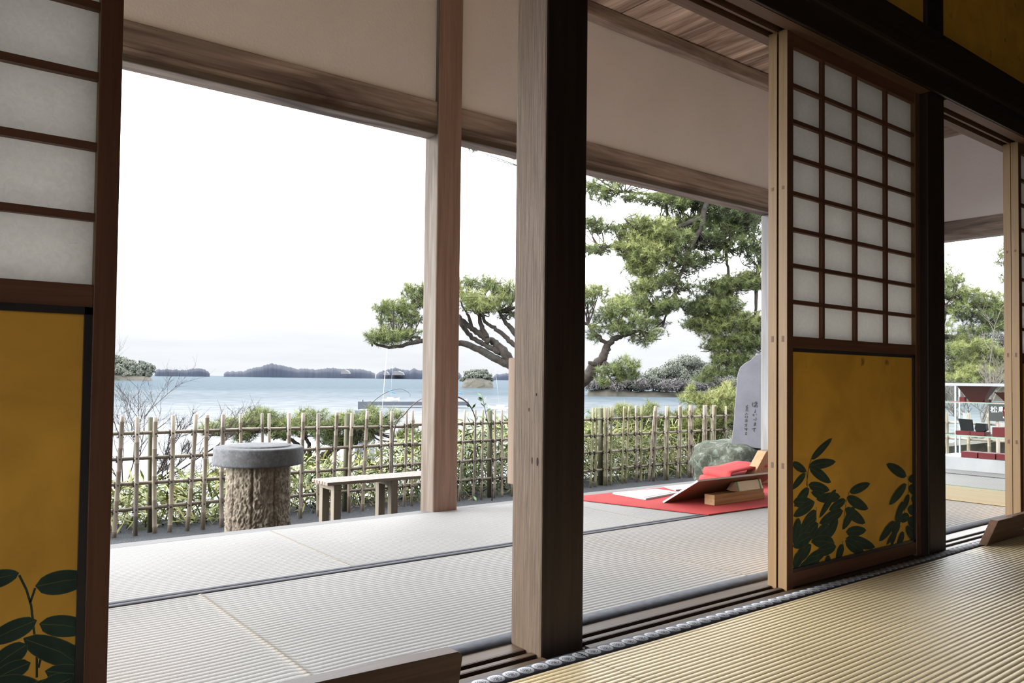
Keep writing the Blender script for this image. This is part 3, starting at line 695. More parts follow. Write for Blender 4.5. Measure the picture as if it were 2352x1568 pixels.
# slanted panel
t_ = thing('slanted_panel', 'brown-backed panel leaning over the wooden block on the red mat', 'panel', (3.8, 2.9, .007))
a0 = Vector((3.449, 3.005, .010)); up = Vector((0, 2.760-3.005, .158-.010)); ax = Vector((.76, 0, 0)); nn = ax.cross(up).normalized()*-.004
def quadprism(o_, u, v, n): return MB().prism([o_, o_+u, o_+u+v, o_+v], n)
quadprism(a0, ax, up, -nn*1.0).build('backing', wood('panel_back_wood_x', (.26, .12, .075), (.36, .18, .12), 'x', .6), t_)
quadprism(a0+nn*.05, ax, up, nn*1.2).build('face', WHT, t_)
m = MB(); e1 = a0; m.obox(a0+up*.5-ax.normalized()*.002, (.003, 0, 0), up*.5, nn*1.3); m.obox(a0+up+ax*.5, ax*.5, up.normalized()*.002, nn*1.3)
m.build('edge_strip', WHT, t_)
# wooden block
t_ = thing('wooden_block', 'honey coloured wooden block on the red mat under the slanted panel', 'block', (3.84, 2.81, .007))
m = MB(); m.box(3.606, 4.075, 2.772, 2.842, .0075, .044); m.box(3.606, 3.67, 2.772, 2.842, .044, .0655); m.box(3.67, 4.075, 2.778, 2.842, .044, .0655)
m.build('block', honey('x'), t_, bevel=.0015)
# packet
t_ = thing('paper_packet', 'cream paper packet with green bands resting on the wooden block', 'packet', (3.93, 2.81, .0665))
cream = plain('cream_paper', (.68, .66, .58), .7, .2, 60, .05); green = plain('green_tape', (.05, .32, .12), .5); pinkb = plain('pinkish_brown_paper', (.45, .32, .27), .7, .3, 80)
def tri(x, s=1.0, dz=0): return [(x, 2.776, .0665), (x, 2.776+.058*s, .0665), (x, 2.776+.046*s, .0665+.05*s), (x, 2.776+.018*s, .0665+.056*s)]
m = MB(); m.prism(tri(3.825), (.245, 0, 0)); m.build('packet_body', cream, t_, bevel=.004)
for xx in (3.827, 4.04): MB().prism([(a, b_-.0008 if b_ < 2.8 else b_+.0008, c+.0008) for a, b_, c in tri(xx)], (.016, 0, 0)).build('green_band', green, t_, bevel=.003)
m = MB(); tp = tri(3.825); m.add([tp[0], tp[1], tp[2], tp[3], (3.775, 2.80, .075), (3.770, 2.815, .080)], [(0, 4, 3), (3, 4, 5, 2), (2, 5, 1), (0, 1, 5, 4), (0, 3, 2, 1)]); m.build('folded_end', pinkb, t_)
# saucer
o = MB().lathe((4.45, 3.45, .007), [(.02, 0), (.035, .004), (.052, .012), (.054, .013), (.048, .013), (.0, .006)], 24).build('saucer', WHT)
tag(o, 'small white saucer on the mat beside the folded red blanket', 'saucer')
# folded red blanket: layered folds
t_ = thing('folded_blanket', 'folded bright red felt blanket lying by the leaning wooden stand', 'blanket', (4.6, 3.3, .007))
def sheet(path, y0, y1, th, name, skew=0, par=t_):
    """thick ribbon following path (x,z), extruded over y"""
    m = MB(); n = len(path); up_ = []; 
    for i_, (x, z_) in enumerate(path):
        a = path[max(0, i_-1)]; c = path[min(n-1, i_+1)]; dx, dz = c[0]-a[0], c[1]-a[1]; L = math.hypot(dx, dz); up_.append((-dz/L*th, dx/L*th))
    rowsn = 6; vs = []
    for k in range(rowsn):
        f_ = k/(rowsn-1); y = y0+(y1-y0)*f_
        for (x, z_), (ux, uz) in zip(path, up_): vs.append((x+skew*f_, y, z_+.004*math.sin(x*20+k)))
        for (x, z_), (ux, uz) in zip(path, up_): vs.append((x+skew*f_+ux, y, z_+uz+.004*math.sin(x*20+k)))
    fs = []; w2 = 2*n
    for k in range(rowsn-1):
        for i_ in range(n-1):
            fs += [(k*w2+i_, (k+1)*w2+i_, (k+1)*w2+i_+1, k*w2+i_+1), (k*w2+n+i_, k*w2+n+i_+1, (k+1)*w2+n+i_+1, (k+1)*w2+n+i_)]
        fs += [(k*w2, k*w2+n, (k+1)*w2+n, (k+1)*w2), (k*w2+n-1, (k+1)*w2+n-1, (k+1)*w2+w2-1, k*w2+w2-1)]
    for k in (0, rowsn-1):
        for i_ in range(n-1):
            f1 = (k*w2+i_, k*w2+i_+1, k*w2+n+i_+1, k*w2+n+i_); fs.append(f1 if k == 0 else f1[::-1])
    m.add(vs, fs, 0, True); return m.build(name, RED, par)
def arc(cx_, cz, r, a0_, a1, n=8): return [(cx_+r*math.cos(q), cz+r*math.sin(q)) for q in np.linspace(a0_, a1, n)]
sheet([(4.95, .016), (4.45, .016)]+arc(4.31, .036, .020, -math.pi/2, -3*math.pi/2)+[(4.45, .056), (4.95, .058)], 3.18, 3.42, .010, 'fold')
sheet([(4.95, .070), (4.45, .068)]+arc(4.30, .088, .020, -math.pi/2, -3*math.pi/2)+[(4.42, .110), (4.64, .131), (4.74, .118), (4.90, .09)], 3.16, 3.42, .010, 'fold', skew=.05)

# leaning wooden stand behind the blanket
t_ = thing('wooden_stand', 'honey wooden stand with a slanted end, rising behind the slanted panel', 'stand', (4.75, 3.2, .007))
pf = [(4.49, 3.16, .030), (4.53, 3.16, .008), (5.05, 3.16, .008), (5.05, 3.16, .236), (4.72, 3.16, .230), (4.645, 3.16, .232)]
m = MB(); m.prism([(4.43, 3.14, .008), (4.50, 3.14, .008), (4.700, 3.14, .222), (4.640, 3.14, .232)], (0, .07, 0)); m.build('slanted_end', honey('z'), t_, bevel=.002)
m = MB(); m.prism([(4.50, 3.17, .008), (5.05, 3.17, .008), (5.05, 3.17, .215), (4.690, 3.17, .215)], (0, .025, 0)); m.build('panel', honey('x'), t_, bevel=.002)
m = MB(); m.box(4.66, 5.06, 3.145, 3.21, .222, .234); m.build('top_board', weather('x'), t_, bevel=.002)

# ------------------------------------------------------------------ glass showcase
def glassmat():
    m = bpy.data.materials.new('case_glass'); m.use_nodes = True; t = m.node_tree; t.nodes.clear()
    tr = N(t, 'ShaderNodeBsdfTransparent'); tr.inputs[0].default_value = (.985, 1, .992, 1); gl = N(t, 'ShaderNodeBsdfGlossy'); gl.inputs['Roughness'].default_value = .03
    fr = N(t, 'ShaderNodeFresnel'); fr.inputs[0].default_value = 1.04
    mx = N(t, 'ShaderNodeMixShader'); o = N(t, 'ShaderNodeOutputMaterial')
    t.links.new(fr.outputs[0], mx.inputs[0]); t.links.new(tr.outputs[0], mx.inputs[1]); t.links.new(gl.outputs[0], mx.inputs[2]); t.links.new(mx.outputs[0], o.inputs[0])
    return m
GLASS = glassmat(); ALU = plain('white_aluminium', (.62, .66, .70), .4, metal=.0, spec=.5); ALUG = plain('grey_aluminium', (.45, .47, .50), .4, metal=.6)
WBASE = plain('white_base_panel', (.66, .70, .72), .5)
t_ = thing('glass_showcase', 'glass display case on a white base at the far end, past the black pillar', 'showcase', (7.04, 2.2, 0))
cy0, cy1 = 1.72, 3.04
box(6.83, 7.27, cy0, cy1, .0, .104).build('base', WBASE, t_, bevel=.003)
box(6.83, 6.845, cy0, cy1, .683, .706).build('top_frame', ALU, t_); box(7.255, 7.27, cy0, cy1, .683, .706).build('top_frame', ALU, t_)
box(6.845, 7.255, cy0, cy0+.015, .683, .706).build('top_frame', ALU, t_); box(6.845, 7.255, cy1-.015, cy1, .683, .706).build('top_frame', ALU, t_)
for x, y in ((6.83, cy0), (7.255, cy0), (7.255, cy1-.012), (7.255, cy1-.045)): box(x, x+.012, y, y+.012, .104, .683).build('corner_post', ALUG, t_)
box(6.832, 6.836, cy0+.012, cy1-.006, .104, .683).build('glass_pane', GLASS, t_)
box(7.262, 7.266, cy0+.012, cy1-.012, .104, .683).build('glass_pane', GLASS, t_)
box(6.84, 7.25, cy1-.006, cy1-.002, .104, .683).build('glass_pane', GLASS, t_)
for z_ in (.283, .552):
    s1 = box(6.86, 7.24, cy0+.02, cy1-.02, z_-.006, z_).build('shelf', GLASS, t_)
    box(6.852, 6.86, cy0+.02, cy1-.02, z_-.008, z_+.001).build('shelf_edge', plain('green_glass_edge', (.35, .52, .42), .3), s1)
WINE = plain('wine_lacquer', (.30, .045, .055), .6, spec=.12); BRN = plain('dark_brown_lacquer', (.09, .035, .03), .5, spec=.15); BLK = plain('black_glaze', (.02, .025, .03), .6, spec=.1)
def item(name, label, cat, mb_, mat, loc, group=None, bev=.002):
    tt = thing(name, label, cat, loc, group); mb_.build('body', mat, tt, bevel=bev); return tt
G1 = 'red boxes on the floor of the showcase'
for k, yv in enumerate((2.83, 2.70, 2.57, 2.44)):
    nm = ('leftmost', 'second from left', 'third from left', 'last, by the sliding door')[k]
    item('lacquer_box', 'flat wine red box on the showcase floor, '+nm, 'box', box(6.87, 7.0, yv-.122, yv, .1045, .150), WINE, (6.93, yv-.06, .1045), G1)
G2 = 'red stands on the lower glass shelf'
item('lacquer_box', 'thin red stand under the black square plate', 'box', box(6.90, 7.02, 2.775, 2.885, .284, .315), WINE, (6.96, 2.83, .284), G2)
item('lacquer_box', 'thin red stand under the small black bowl', 'box', box(6.90, 7.02, 2.665, 2.772, .284, .313), WINE, (6.96, 2.72, .284), G2)
item('lacquer_box', 'tall red box under the dark red goblet', 'box', box(6.90, 7.0, 2.46, 2.61, .284, .358), WINE, (6.95, 2.55, .284), G2)
item('square_plate', 'black square plate standing on a red stand in the showcase', 'plate',
     MB().prism([(6.97, 2.873, .316), (6.97, 2.775, .316), (6.97, 2.785, .408), (6.97, 2.893, .412)], (.012, 0, 0)), BLK, (6.97, 2.83, .3155))
item('small_bowl', 'small black angular bowl right of the square plate in the showcase', 'bowl',
     MB().prism([(6.94, 2.745, .314), (6.94, 2.690, .314), (6.94, 2.672, .33), (6.94, 2.678, .38), (6.94, 2.748, .382), (6.94, 2.756, .335)], (.06, 0, 0)), BLK, (6.96, 2.71, .3135))
item('goblet', 'dark red goblet on a red box in the showcase', 'goblet',
     MB().lathe((6.95, 2.522, .3585), [(.022, 0), (.020, .004), (.005, .010), (.004, .055), (.015, .07), (.026, .10), (.028, .13), (.025, .16), (.022, .16), (.0, .08)], 20), plain('dark_red_lacquer', (.22, .02, .02), .2, spec=.7), (6.95, 2.522, .3585), bev=0)
item('white_card', 'white card propped at the left end of the lower shelf', 'card', MB().prism([(7.0, 2.877, .284), (7.0, 2.84, .284), (7.02, 2.842, .45), (7.02, 2.877, .462)], (.006, 0, 0)), WHT, (7.0, 2.86, .284), bev=0)
item('price_card', 'small white card behind the goblet in the showcase', 'card', MB().prism([(7.03, 2.60, .284), (7.03, 2.50, .284), (7.03, 2.50, .39), (7.03, 2.60, .39)], (.004, 0, 0)), WHT, (7.03, 2.55, .284), bev=0)
def vessel(y, w1, w0, z1, label):
    zb = .553; m = MB(); vs = []
    for (z_, w_, dx) in ((zb, w0, .03), (z1, w1, .07)):
        vs += [(7.0-dx, y+w_/2, z_), (7.0-dx, y-w_/2, z_), (7.0+dx, y-w_/2, z_), (7.0+dx, y+w_/2, z_)]
    m.add(vs, [(0, 3, 2, 1), (0, 1, 5, 4), (1, 2, 6, 5), (2, 3, 7, 6), (3, 0, 4, 7)])
    m.add([(a*.97+7.0*.03, b_*.96+y*.04, c) for a, b_, c in vs[4:]]+[(7.0, y, zb+.02)]*1, [(0, 4, 1), (1, 4, 2), (2, 4, 3), (3, 4, 0)])
    item('flared_vessel', label, 'vessel', m, BRN, (7.0, y, zb), 'flared vessels on the top shelf', 0)
vessel(2.755, .255, .095, .682, 'large dark brown flared vessel on the top glass shelf')
vessel(2.51, .19, .05, .636, 'smaller dark brown flared vessel on the top glass shelf by the door')
G3 = 'small pieces on the top glass shelf'
item('lacquer_box', 'small reddish box left of the large flared vessel', 'box', box(6.98, 7.02, 2.845, 2.888, .553, .592), WINE, (7.0, 2.87, .553), G3)
item('lacquer_box', 'small brown cup-like box right of the large flared vessel', 'box', box(6.88, 6.92, 2.62, 2.655, .553, .578), BRN, (6.9, 2.64, .553), G3)
box(6.9, 7.1, cy0+.1, cy1-.1, .5523, .5535).build('red_cloth_strip', RED)
tag(bpy.data.objects['red_cloth_strip'], 'thin red cloth lying along the top glass shelf of the showcase', 'cloth')

# sign beyond the showcase
t_ = thing('notice_sign', 'black sign with white Japanese characters on a post outside, behind the showcase', 'sign', (9.0, 3.25, -.5))
BLKS = plain('sign_black', (.045, .05, .055), .5)
m = MB(); m.box(9.0, 9.015, 3.05, 3.435, .319, .495); m.build('board', BLKS, t_)
m = MB(); m.tube([(9.03, 3.36, -.5), (9.03, 3.36, .33)], .018, 10); m.tube([(9.03, 3.12, -.5), (9.03, 3.12, .33)], .018, 10); m.build('post', beamw('z'), t_)
def textmesh(s, size, parent, name, loc, mat):
    cu_ = bpy.data.curves.new(name, 'FONT'); cu_.body = s; cu_.size = size; cu_.extrude = .0008; cu_.offset = size*.012
    ob = bpy.data.objects.new(name, cu_); COL.objects.link(ob)
    dg = bpy.context.evaluated_depsgraph_get(); me = bpy.data.meshes.new_from_object(ob.evaluated_get(dg)); bpy.data.objects.remove(ob)
    o_ = bpy.data.objects.new(name, me); COL.objects.link(o_); me.materials.clear(); me.materials.append(mat); o_.parent = parent
    o_.matrix_local = Matrix.Translation(Vector(loc)-parent.location) @ Matrix.Rotation(-math.pi/2, 4, 'Z') @ Matrix.Rotation(math.pi/2, 4, 'X'); return o_
WL = plain('white_lettering', (.8, .8, .8), .6)
try:
    textmesh('松島', .070, t_, 'lettering', (8.999, 3.420, .412), WL)
except Exception as ex: print('text', ex)
m = MB(); m.box(8.998, 9.0, 3.215, 3.272, .463, .472); m.box(8.998, 9.0, 3.238, 3.247, .42, .464); m.build('lettering', WL, t_)
box(8.998, 9.0, 3.20, 3.30, .352, .368).build('underline', WL, t_)

#@@GARDEN@@
# ================================================================== GARDEN
BAMB = wood('old_bamboo_z', (.23, .18, .125), (.38, .325, .25), 'z', .5, .5, c3=(.155, .13, .115))
BAMBG = wood('green_bamboo_z', (.20, .20, .09), (.33, .32, .18), 'z', .5, .5, c3=(.27, .22, .13))
BAMBX = wood('old_bamboo_x', (.19, .15, .10), (.33, .28, .22), 'x', .5, .5, c3=(.13, .10, .085))
POSTW = wood('mossy_post_z', (.08, .08, .045), (.15, .15, .09), 'z', .8)
NODE = plain('bamboo_node', (.10, .08, .06), .7)
TIE = plain('black_cord', (.035, .03, .03), .8)
YF = 6.42
def bamboo(m, p0, p1, r, n=9, seed=0):
    """culm with raised joints"""
    rd = random.Random(seed); L = (p1-p0).length; z = rd.uniform(.03, .16); ts = [0]; rs = [r]
    while z < L-.02:
        ts += [z-.006, z, z+.004]; rs += [r*.98, r*1.09, r*.99]; z += rd.uniform(.15, .24)
    ts.append(L); rs.append(r*.94)
    bow = Vector((rd.uniform(-.006, .006), 0, 0)); f0 = len(m.mi)
    m.tube([p0+(p1-p0)*(q/L)+bow*math.sin(math.pi*q/L) for q in ts], rs, n)
    for k in range(len(ts)-1):
        if k % 3 == 2 and k < len(ts)-1:
            for j in range(n): m.mi[f0+k*n+j] = 1
fence = thing('bamboo_fence', 'low open lattice fence of bamboo poles tied with black cord, between gravel and sea', 'fence', (4, YF, -.5))
# (x top px, x bottom px, y top px, y bottom px, kind)
P = [(250,236,957,1222,0),(281,262,955,1218,0),(315,311,957,1216,0),(357,356,957,1213,0),(398,390,953,1209,0),(450,430,951,1207,0),(476,466,952,1205,0),(513,509,951,1203,0),
 (552,552,951,1200,2),(602,600,949,1196,2),(618,616,949,1194,2),(664,662,948,1190,0),(697,690,948,1186,0),(731,731,949,1183,0),(774,761,947,1180,0),(809,801,948,1176,0),
 (844,832,943,1175,0),(875,875,944,1172,2),(900,895,944,1168,0),(934,927,942,1163,2),(948,945,942,1161,2),(975,973,942,1160,0),(1010,1004,942,1157,0),(1035,1033,942,1155,2),
 (1068,1054,941,1150,2),(1092,1087,941,1148,2),(1109,1105,941,1146,2),(1137,1135,941,1143,2),(1153,1153,941,1141,2),(1180,1177,940,1138,0),(1205,1203,939,1135,0),(1240,1236,939,1130,1),(1270,1268,938,1127,0),(1300,1297,937,1124,0),(1330,1327,937,1121,1),
 (1362,1356,936,1117,1),(1370,1367,936,1116,1),(1389,1389,935,1113,1),(1395,1393,935,1113,0),(1405,1403,934,1112,1),(1434,1429,933,1109,1),(1445,1437,933,1108,1),(1461,1462,931,1106,0),(1474,1472,933,1104,1),
 (1505,1490,932,1104,0),(1508,1501,934,1102,0),(1530,1526,932,1101,0),(1536,1533,932,1100,1),(1561,1556,931,1099,0),(1565,1562,932,1098,1),(1585,1582,930,1095,0),(1590,1588,931,1094,0),
 (1617,1614,930,1092,0),(1622,1620,930,1091,0),(1638,1635,930,1089,0),(1643,1641,930,1088,1),(1667,1665,932,1086,0),(1688,1685,932,1083,0),(1712,1709,932,1081,0),(1740,1738,932,1079,0),(1770,1768,932,1076,0),(1800,1797,932,1074,0),(1830,1826,932,1070,0)]
joints = []
for i_, (xt, xb_, yt, yb, kd) in enumerate(P):
    p1 = onY(xt, yt, YF-.02); p0 = onY(xb_, yb, YF-.02); p0 = Vector((p0.x, YF-.02, -.515)); p1 = Vector((p1.x, YF-.02, min(.40, max(.36, p1.z))))
    r = .0165 if kd == 0 else (.0140 if kd == 1 else .0130)
    if p1.x < 2.2: r *= 1.05
    m = MB(); bamboo(m, p0, p1, r, seed=i_); m.build('bamboo_pole', [BAMBG if kd == 1 else BAMB, NODE], fence)
    joints.append((p0, p1, r))
# rails, following the photograph's four heights
railz = []
for yy in (994, 1048, 1105, 1162): railz.append(onY(398, yy, YF).z)
for k, rz in enumerate(railz):
    for (xa, xe) in ((.9, 2.35), (2.2, 3.9), (3.75, 5.4), (5.25, 7.3), (7.15, 9.6)):
        rd = random.Random(k*10+int(xa*7)); r = .0142
        m = MB(); bamboo(m, Vector((xa, YF+.008+(.006 if int(xa) % 2 else 0), rz+rd.uniform(-.012, .012))), Vector((xe, YF+.010, rz+rd.uniform(-.012, .012))), r, seed=int(xa*31)+k)
        m.build('bamboo_rail', [BAMBX, NODE], fence)
nt_ = 0; rest = MB()
for k, rz in enumerate(railz):
    for (p0, p1, r) in joints:
        tt = (rz-p0.z)/(p1.z-p0.z); c = p0+(p1-p0)*tt; m = MB() if nt_ < 100 else rest
        R_ = r+.004
        a = Vector((c.x, YF-.006, c.z))
        for sgn in (-1, 1):
            m.tube([a+Vector((-R_*.9, -.004, -R_*sgn)), a+Vector((0, -R_-.010, 0)), a+Vector((R_*.9, -.004, R_*sgn)), a+Vector((0, .022, 0)), a+Vector((-R_*.9, -.004, -R_*sgn))], .0056, 5)
        if nt_ < 100: m.build('cord_tie', TIE, fence)
        nt_ += 1
o = rest.build('cord_tie', TIE, fence); o['kind'] = 'stuff'
for xt, xb_, w_ in ((347, 346, .021), (800, 793, .03), (1127, 1126, .032), (1382, 1381, .032), (1638, 1635, .03)):
    p1 = onY(xt, 950, YF+.035); p0 = onY(xb_, 1190, YF+.035)
    m = MB().tube([(p0.x, YF+.05, -.52), (p1.x, YF+.05, .375)], w_*.85, 12); m.build('fence_post', POSTW, fence)
# return of the fence along the far side
f2 = thing('bamboo_fence', 'bamboo fence seen through the glass showcase at the far end', 'fence', (9.65, 4, -.5))
for i_, y in enumerate(np.arange(1.6, 6.4, .23)):
    m = MB(); bamboo(m, Vector((9.65, y, -.52)), Vector((9.65+random.uniform(-.03, .03), y+random.uniform(-.03, .03), .37)), .017, seed=500+i_); m.build('bamboo_pole', [BAMB, NODE], f2)
for rz in railz: 
    m = MB(); bamboo(m, Vector((9.67, 1.4, rz)), Vector((9.67, 6.4, rz)), .014, seed=int(rz*99)+77); m.build('bamboo_rail', [BAMB, NODE], f2)

# ------------------------------------------------------------------ stone pedestal
def stonemat(name, c1, c2, c3, sc=14, bump=.8):
    c1, c2, c3 = kcol(name, c1, c2, c3)
    m, t, b = newmat(name); tc = N(t, 'ShaderNodeTexCoord')
    n = N(t, 'ShaderNodeTexNoise'); n.inputs['Scale'].default_value = sc; n.inputs['Detail'].default_value = 10; n.inputs['Roughness'].default_value = .7
    t.links.new(tc.outputs['Object'], n.inputs['Vector'])
    cr = N(t, 'ShaderNodeValToRGB'); e = cr.color_ramp.elements; e[0].position = .3; e[0].color = (*c1, 1); e[1].position = .7; e[1].color = (*c2, 1)
    t.links.new(n.outputs[0], cr.inputs[0])
    n2 = N(t, 'ShaderNodeTexNoise'); n2.inputs['Scale'].default_value = sc*.35; n2.inputs['Detail'].default_value = 6; n2.inputs['Distortion'].default_value = .8; t.links.new(tc.outputs['Object'], n2.inputs['Vector'])
    r = N(t, 'ShaderNodeMapRange'); r.inputs[1].default_value = .52; r.inputs[2].default_value = .62; t.links.new(n2.outputs[0], r.inputs[0])
    mx = N(t, 'ShaderNodeMix', data_type='RGBA'); mx.inputs[7].default_value = (*c3, 1); t.links.new(r.outputs[0], mx.inputs[0]); t.links.new(cr.outputs[0], mx.inputs[6])
    t.links.new(mx.outputs[2], b.inputs['Base Color']); b.inputs['Roughness'].default_value = .9; b.inputs['Specular IOR Level'].default_value = .2
    bp = N(t, 'ShaderNodeBump'); bp.inputs['Strength'].default_value = bump; bp.inputs['Distance'].default_value = .02; t.links.new(n.outputs[0], bp.inputs['Height']); t.links.new(bp.outputs[0], b.inputs['Normal'])
    return m
GREYST = stonemat('dark_grey_stone', (.050, .053, .056), (.115, .120, .124), (.078, .074, .078), 40, .25)
TUFF = stonemat('rough_buff_stone', (.085, .068, .05), (.30, .265, .205), (.15, .125, .095), 26, 1.0)
LICH = stonemat('lichen_stone', (.050, .058, .044), (.12, .13, .10), (.175, .195, .165), 42, .9)
SLATE = stonemat('grey_slate', (.15, .152, .175), (.21, .213, .24), (.18, .18, .205), 3, .1)
px0, py0 = 1.845, 5.0
t_ = thing('stone_pedestal', 'round dark stone slab on a rough buff stone column, standing on the gravel', 'pedestal', (px0, py0, -.5))
def rough_col(name, c, r, z0, z1, mat, par, amp=.028, n=300, rows=170, flutes=9):
    a = np.linspace(0, 2*np.pi, n, endpoint=False); z = np.linspace(z0, z1, rows); A, Z = np.meshgrid(a, z, indexing='xy')
    tz = (Z-z0)/(z1-z0)
    d = (vnoise(A*3.2+3, Z*9, 3)-.5)*amp*.6 + (vnoise(A*12, Z*36, 4)-.5)*amp*.6 + (vnoise(A*34, Z*90, 7)-.5)*amp*.5
    fl = -np.maximum(0, np.cos(A*flutes))**24*.012*np.clip((tz-.30)*3, 0, 1)
    Rr = r*(1.045-.045*tz) + d*(1-.45*tz) + fl
    V = np.stack([c[0]+Rr*np.cos(A), c[1]+Rr*np.sin(A), c[2]+Z], -1).reshape(-1, 3)
    i_ = (np.arange(rows-1)[:, None]*n+np.arange(n)[None]).ravel(); j = (np.arange(rows-1)[:, None]*n+(np.arange(n)[None]+1) % n).ravel()
    return raw(name, V, np.stack([i_, j, j+n, i_+n], -1), mat, par, smooth=True)
rough_col('stone_column', (px0, py0, -.5), .192, -.02, .645, TUFF, t_)
m = MB().lathe((px0, py0, 0), [(.19, .135), (.270, .136), (.2755, .140), (.277, .15), (.277, .235), (.2755, .243), (.270, .2475), (.265, .248), (.202, .249), (.199, .249), (.198, .256), (.194, .258), (.10, .259), (.0, .259)], 72,
               wob=lambda a, z: 1+.004*math.sin(a*5+1)+.003*math.sin(a*11)); m.build('round_slab', GREYST, t_)
for o in (bpy.data.objects['round_slab'],): pass

# ------------------------------------------------------------------ slatted bench
BEN = wood('bench_wood_x', (.16, .125, .10), (.25, .21, .18), 'x', .6); BENZ = wood('bench_wood_z', (.13, .11, .08), (.20, .17, .13), 'z', .6)
t_ = thing('slatted_bench', 'grey-brown slatted wooden bench on the gravel, behind the veranda post', 'bench', (3.0, 5.33, -.5))
bx0, bx1, by0, by1 = 2.425, 3.40, 5.215, 5.49
for k in range(6):
    y = by0+.003+k*.0455; box(bx0, bx1, y, y+.038, -.075, -.052).build('seat_slat', BEN, t_, bevel=.002)
for xx in (bx0+.055, bx0+.52):
    box(xx, xx+.06, by0+.01, by1-.01, -.115, -.075).build('cross_bar', BENZ, t_, bevel=.002)
    for yy in (by0+.012, by1-.067): box(xx+.002, xx+.058, yy, yy+.055, -.505, -.115).build('leg', BENZ, t_, bevel=.002)

# ------------------------------------------------------------------ tablet on its rock
def rock(name, c, sx, sy, sz, mat, par=None, seed=0, n=40, label=None):
    u = np.linspace(0, 2*np.pi, n, endpoint=False); v = np.linspace(-.5*np.pi, .5*np.pi, n//2); U, V_ = np.meshgrid(u, v, indexing='xy')
    x, y, z = np.cos(V_)*np.cos(U), np.cos(V_)*np.sin(U), np.sin(V_)
    q = 3.2; nr = (abs(x)**q+abs(y)**q+abs(z)**q)**(1/q); x, y, z = x/nr, y/nr, z/nr
    d = 1+(vnoise(x*2.2+5+z*1.3, y*2.2+7+z, seed)-.5)*.35+(vnoise(x*6+9+z*4, y*6+11-z*3, seed+1)-.5)*.12
    P_ = np.stack([c[0]+x*d*sx, c[1]+y*d*sy, c[2]+z*d*sz], -1).reshape(-1, 3); rows = n//2
    i_ = (np.arange(rows-1)[:, None]*n+np.arange(n)[None]).ravel(); j = (np.arange(rows-1)[:, None]*n+(np.arange(n)[None]+1) % n).ravel()
    return raw(name, P_, np.stack([i_, j, j+n, i_+n], -1), mat, par, smooth=True, loc=None if par is not None else c)
o = rock('base_rock', (7.52, 5.40, -.335), .70, .36, .34, LICH, seed=4, n=72); tag(o, 'lichen covered boulder under the grey stone tablet', 'rock')
t_ = thing('stone_tablet', 'tall grey inscribed stone slab standing on the lichen covered boulder', 'stone tablet', (7.35, 5.3, .02))
# outline in the slab's own plane (u to the right as seen, z up), facing the veranda
uo = Vector((math.cos(math.radians(-35)), math.sin(math.radians(-35)), 0)); no = Vector((-.84, -.5426, 0))
org = onY(1683, 1018, 5.28)
def tp(px_, py_, off=0):
    """picture point -> on the slab's face plane"""
    rr = ray(px_, py_); k = (org-CAM).dot(no)/rr.dot(no); return CAM+rr*k+no*off
outl = [tp(*q) for q in ((1678, 1022), (1682, 1000), (1686, 960), (1689, 920), (1692, 880), (1694, 860), (1700, 843), (1712, 833), (1725, 826), (1731, 819), (1740, 813))]
ce = tp(1762, 900); rt = [Vector((0, 0, 0))]*0
right = [tp(1765, 812), tp(1790, 825), tp(1806, 845), tp(1812, 880), tp(1818, 960), tp(1822, 1030), tp(1745, 1030)]
m = MB(); m.prism(outl+right, -no*.16); m.build('slab', SLATE, t_, bevel=.006)
INK = plain('engraved_dark', (.09, .09, .10), .9)
def stroke(m, pts, w_):
    P3 = [tp(1640+x/6.03, 800+y/6.03, .002) for x, y in pts]; m.tube(P3, [w_*.6]+[w_]*(len(P3)-2)+[w_*.4] if len(P3) > 2 else w_, 5)
m = MB()
for s in ([(530,745),(526,775),(532,800)],[(545,760),(560,748),(600,740)],[(575,730),(578,760),(572,790),(560,812),(545,805),(556,785),(590,780),(595,800),(588,815)],[(560,765),(595,760)],
          [(565,845),(567,870),(560,888),(570,885)],[(530,915),(545,905),(550,920),(538,930),(530,920)],[(580,905),(585,915)],[(575,955),(580,975),(572,1000)],[(550,975),(548,990)],
          [(548,1030),(575,1028)],[(545,1045),(578,1042)],[(562,1020),(562,1060),(552,1068),(548,1058),(570,1056),(578,1065)],[(518,1112),(545,1105),(580,1103)],[(560,1105),(548,1125),(552,1145),(565,1150)]): stroke(m, s, .0035)
for s in ([(435,790),(450,800)],[(465,780),(450,805),(438,815)],[(440,820),(465,815)],[(432,840),(468,835)],[(452,822),(445,860),(432,870)],[(450,845),(470,868)],[(448,890),(435,912),(425,918)],[(450,892),(462,908),(475,912)],
          [(430,935),(430,960)],[(430,935),(462,932),(460,960)],[(432,960),(460,958)],[(425,985),(460,980)],[(420,1002),(462,998)],[(440,980),(438,1020),(425,1015)],[(445,1000),(458,1015)],[(420,1050),(460,1045)],[(440,1040),(438,1075)],[(425,1075),(455,1070)],
          [(420,1100),(430,1120)],[(440,1095),(440,1130)],[(455,1098),(450,1135)],[(425,1165),(455,1160)],[(440,1155),(436,1195)],[(425,1190),(452,1188)]): stroke(m, s, .0026)
m.build('inscription', INK, t_)
# stone by the step
o = rock('flat_stone', (5.95, 4.75, -.49), .55, .3, .10, SLATE, seed=9); tag(o, 'flat grey stone on the gravel before the boulder', 'rock')

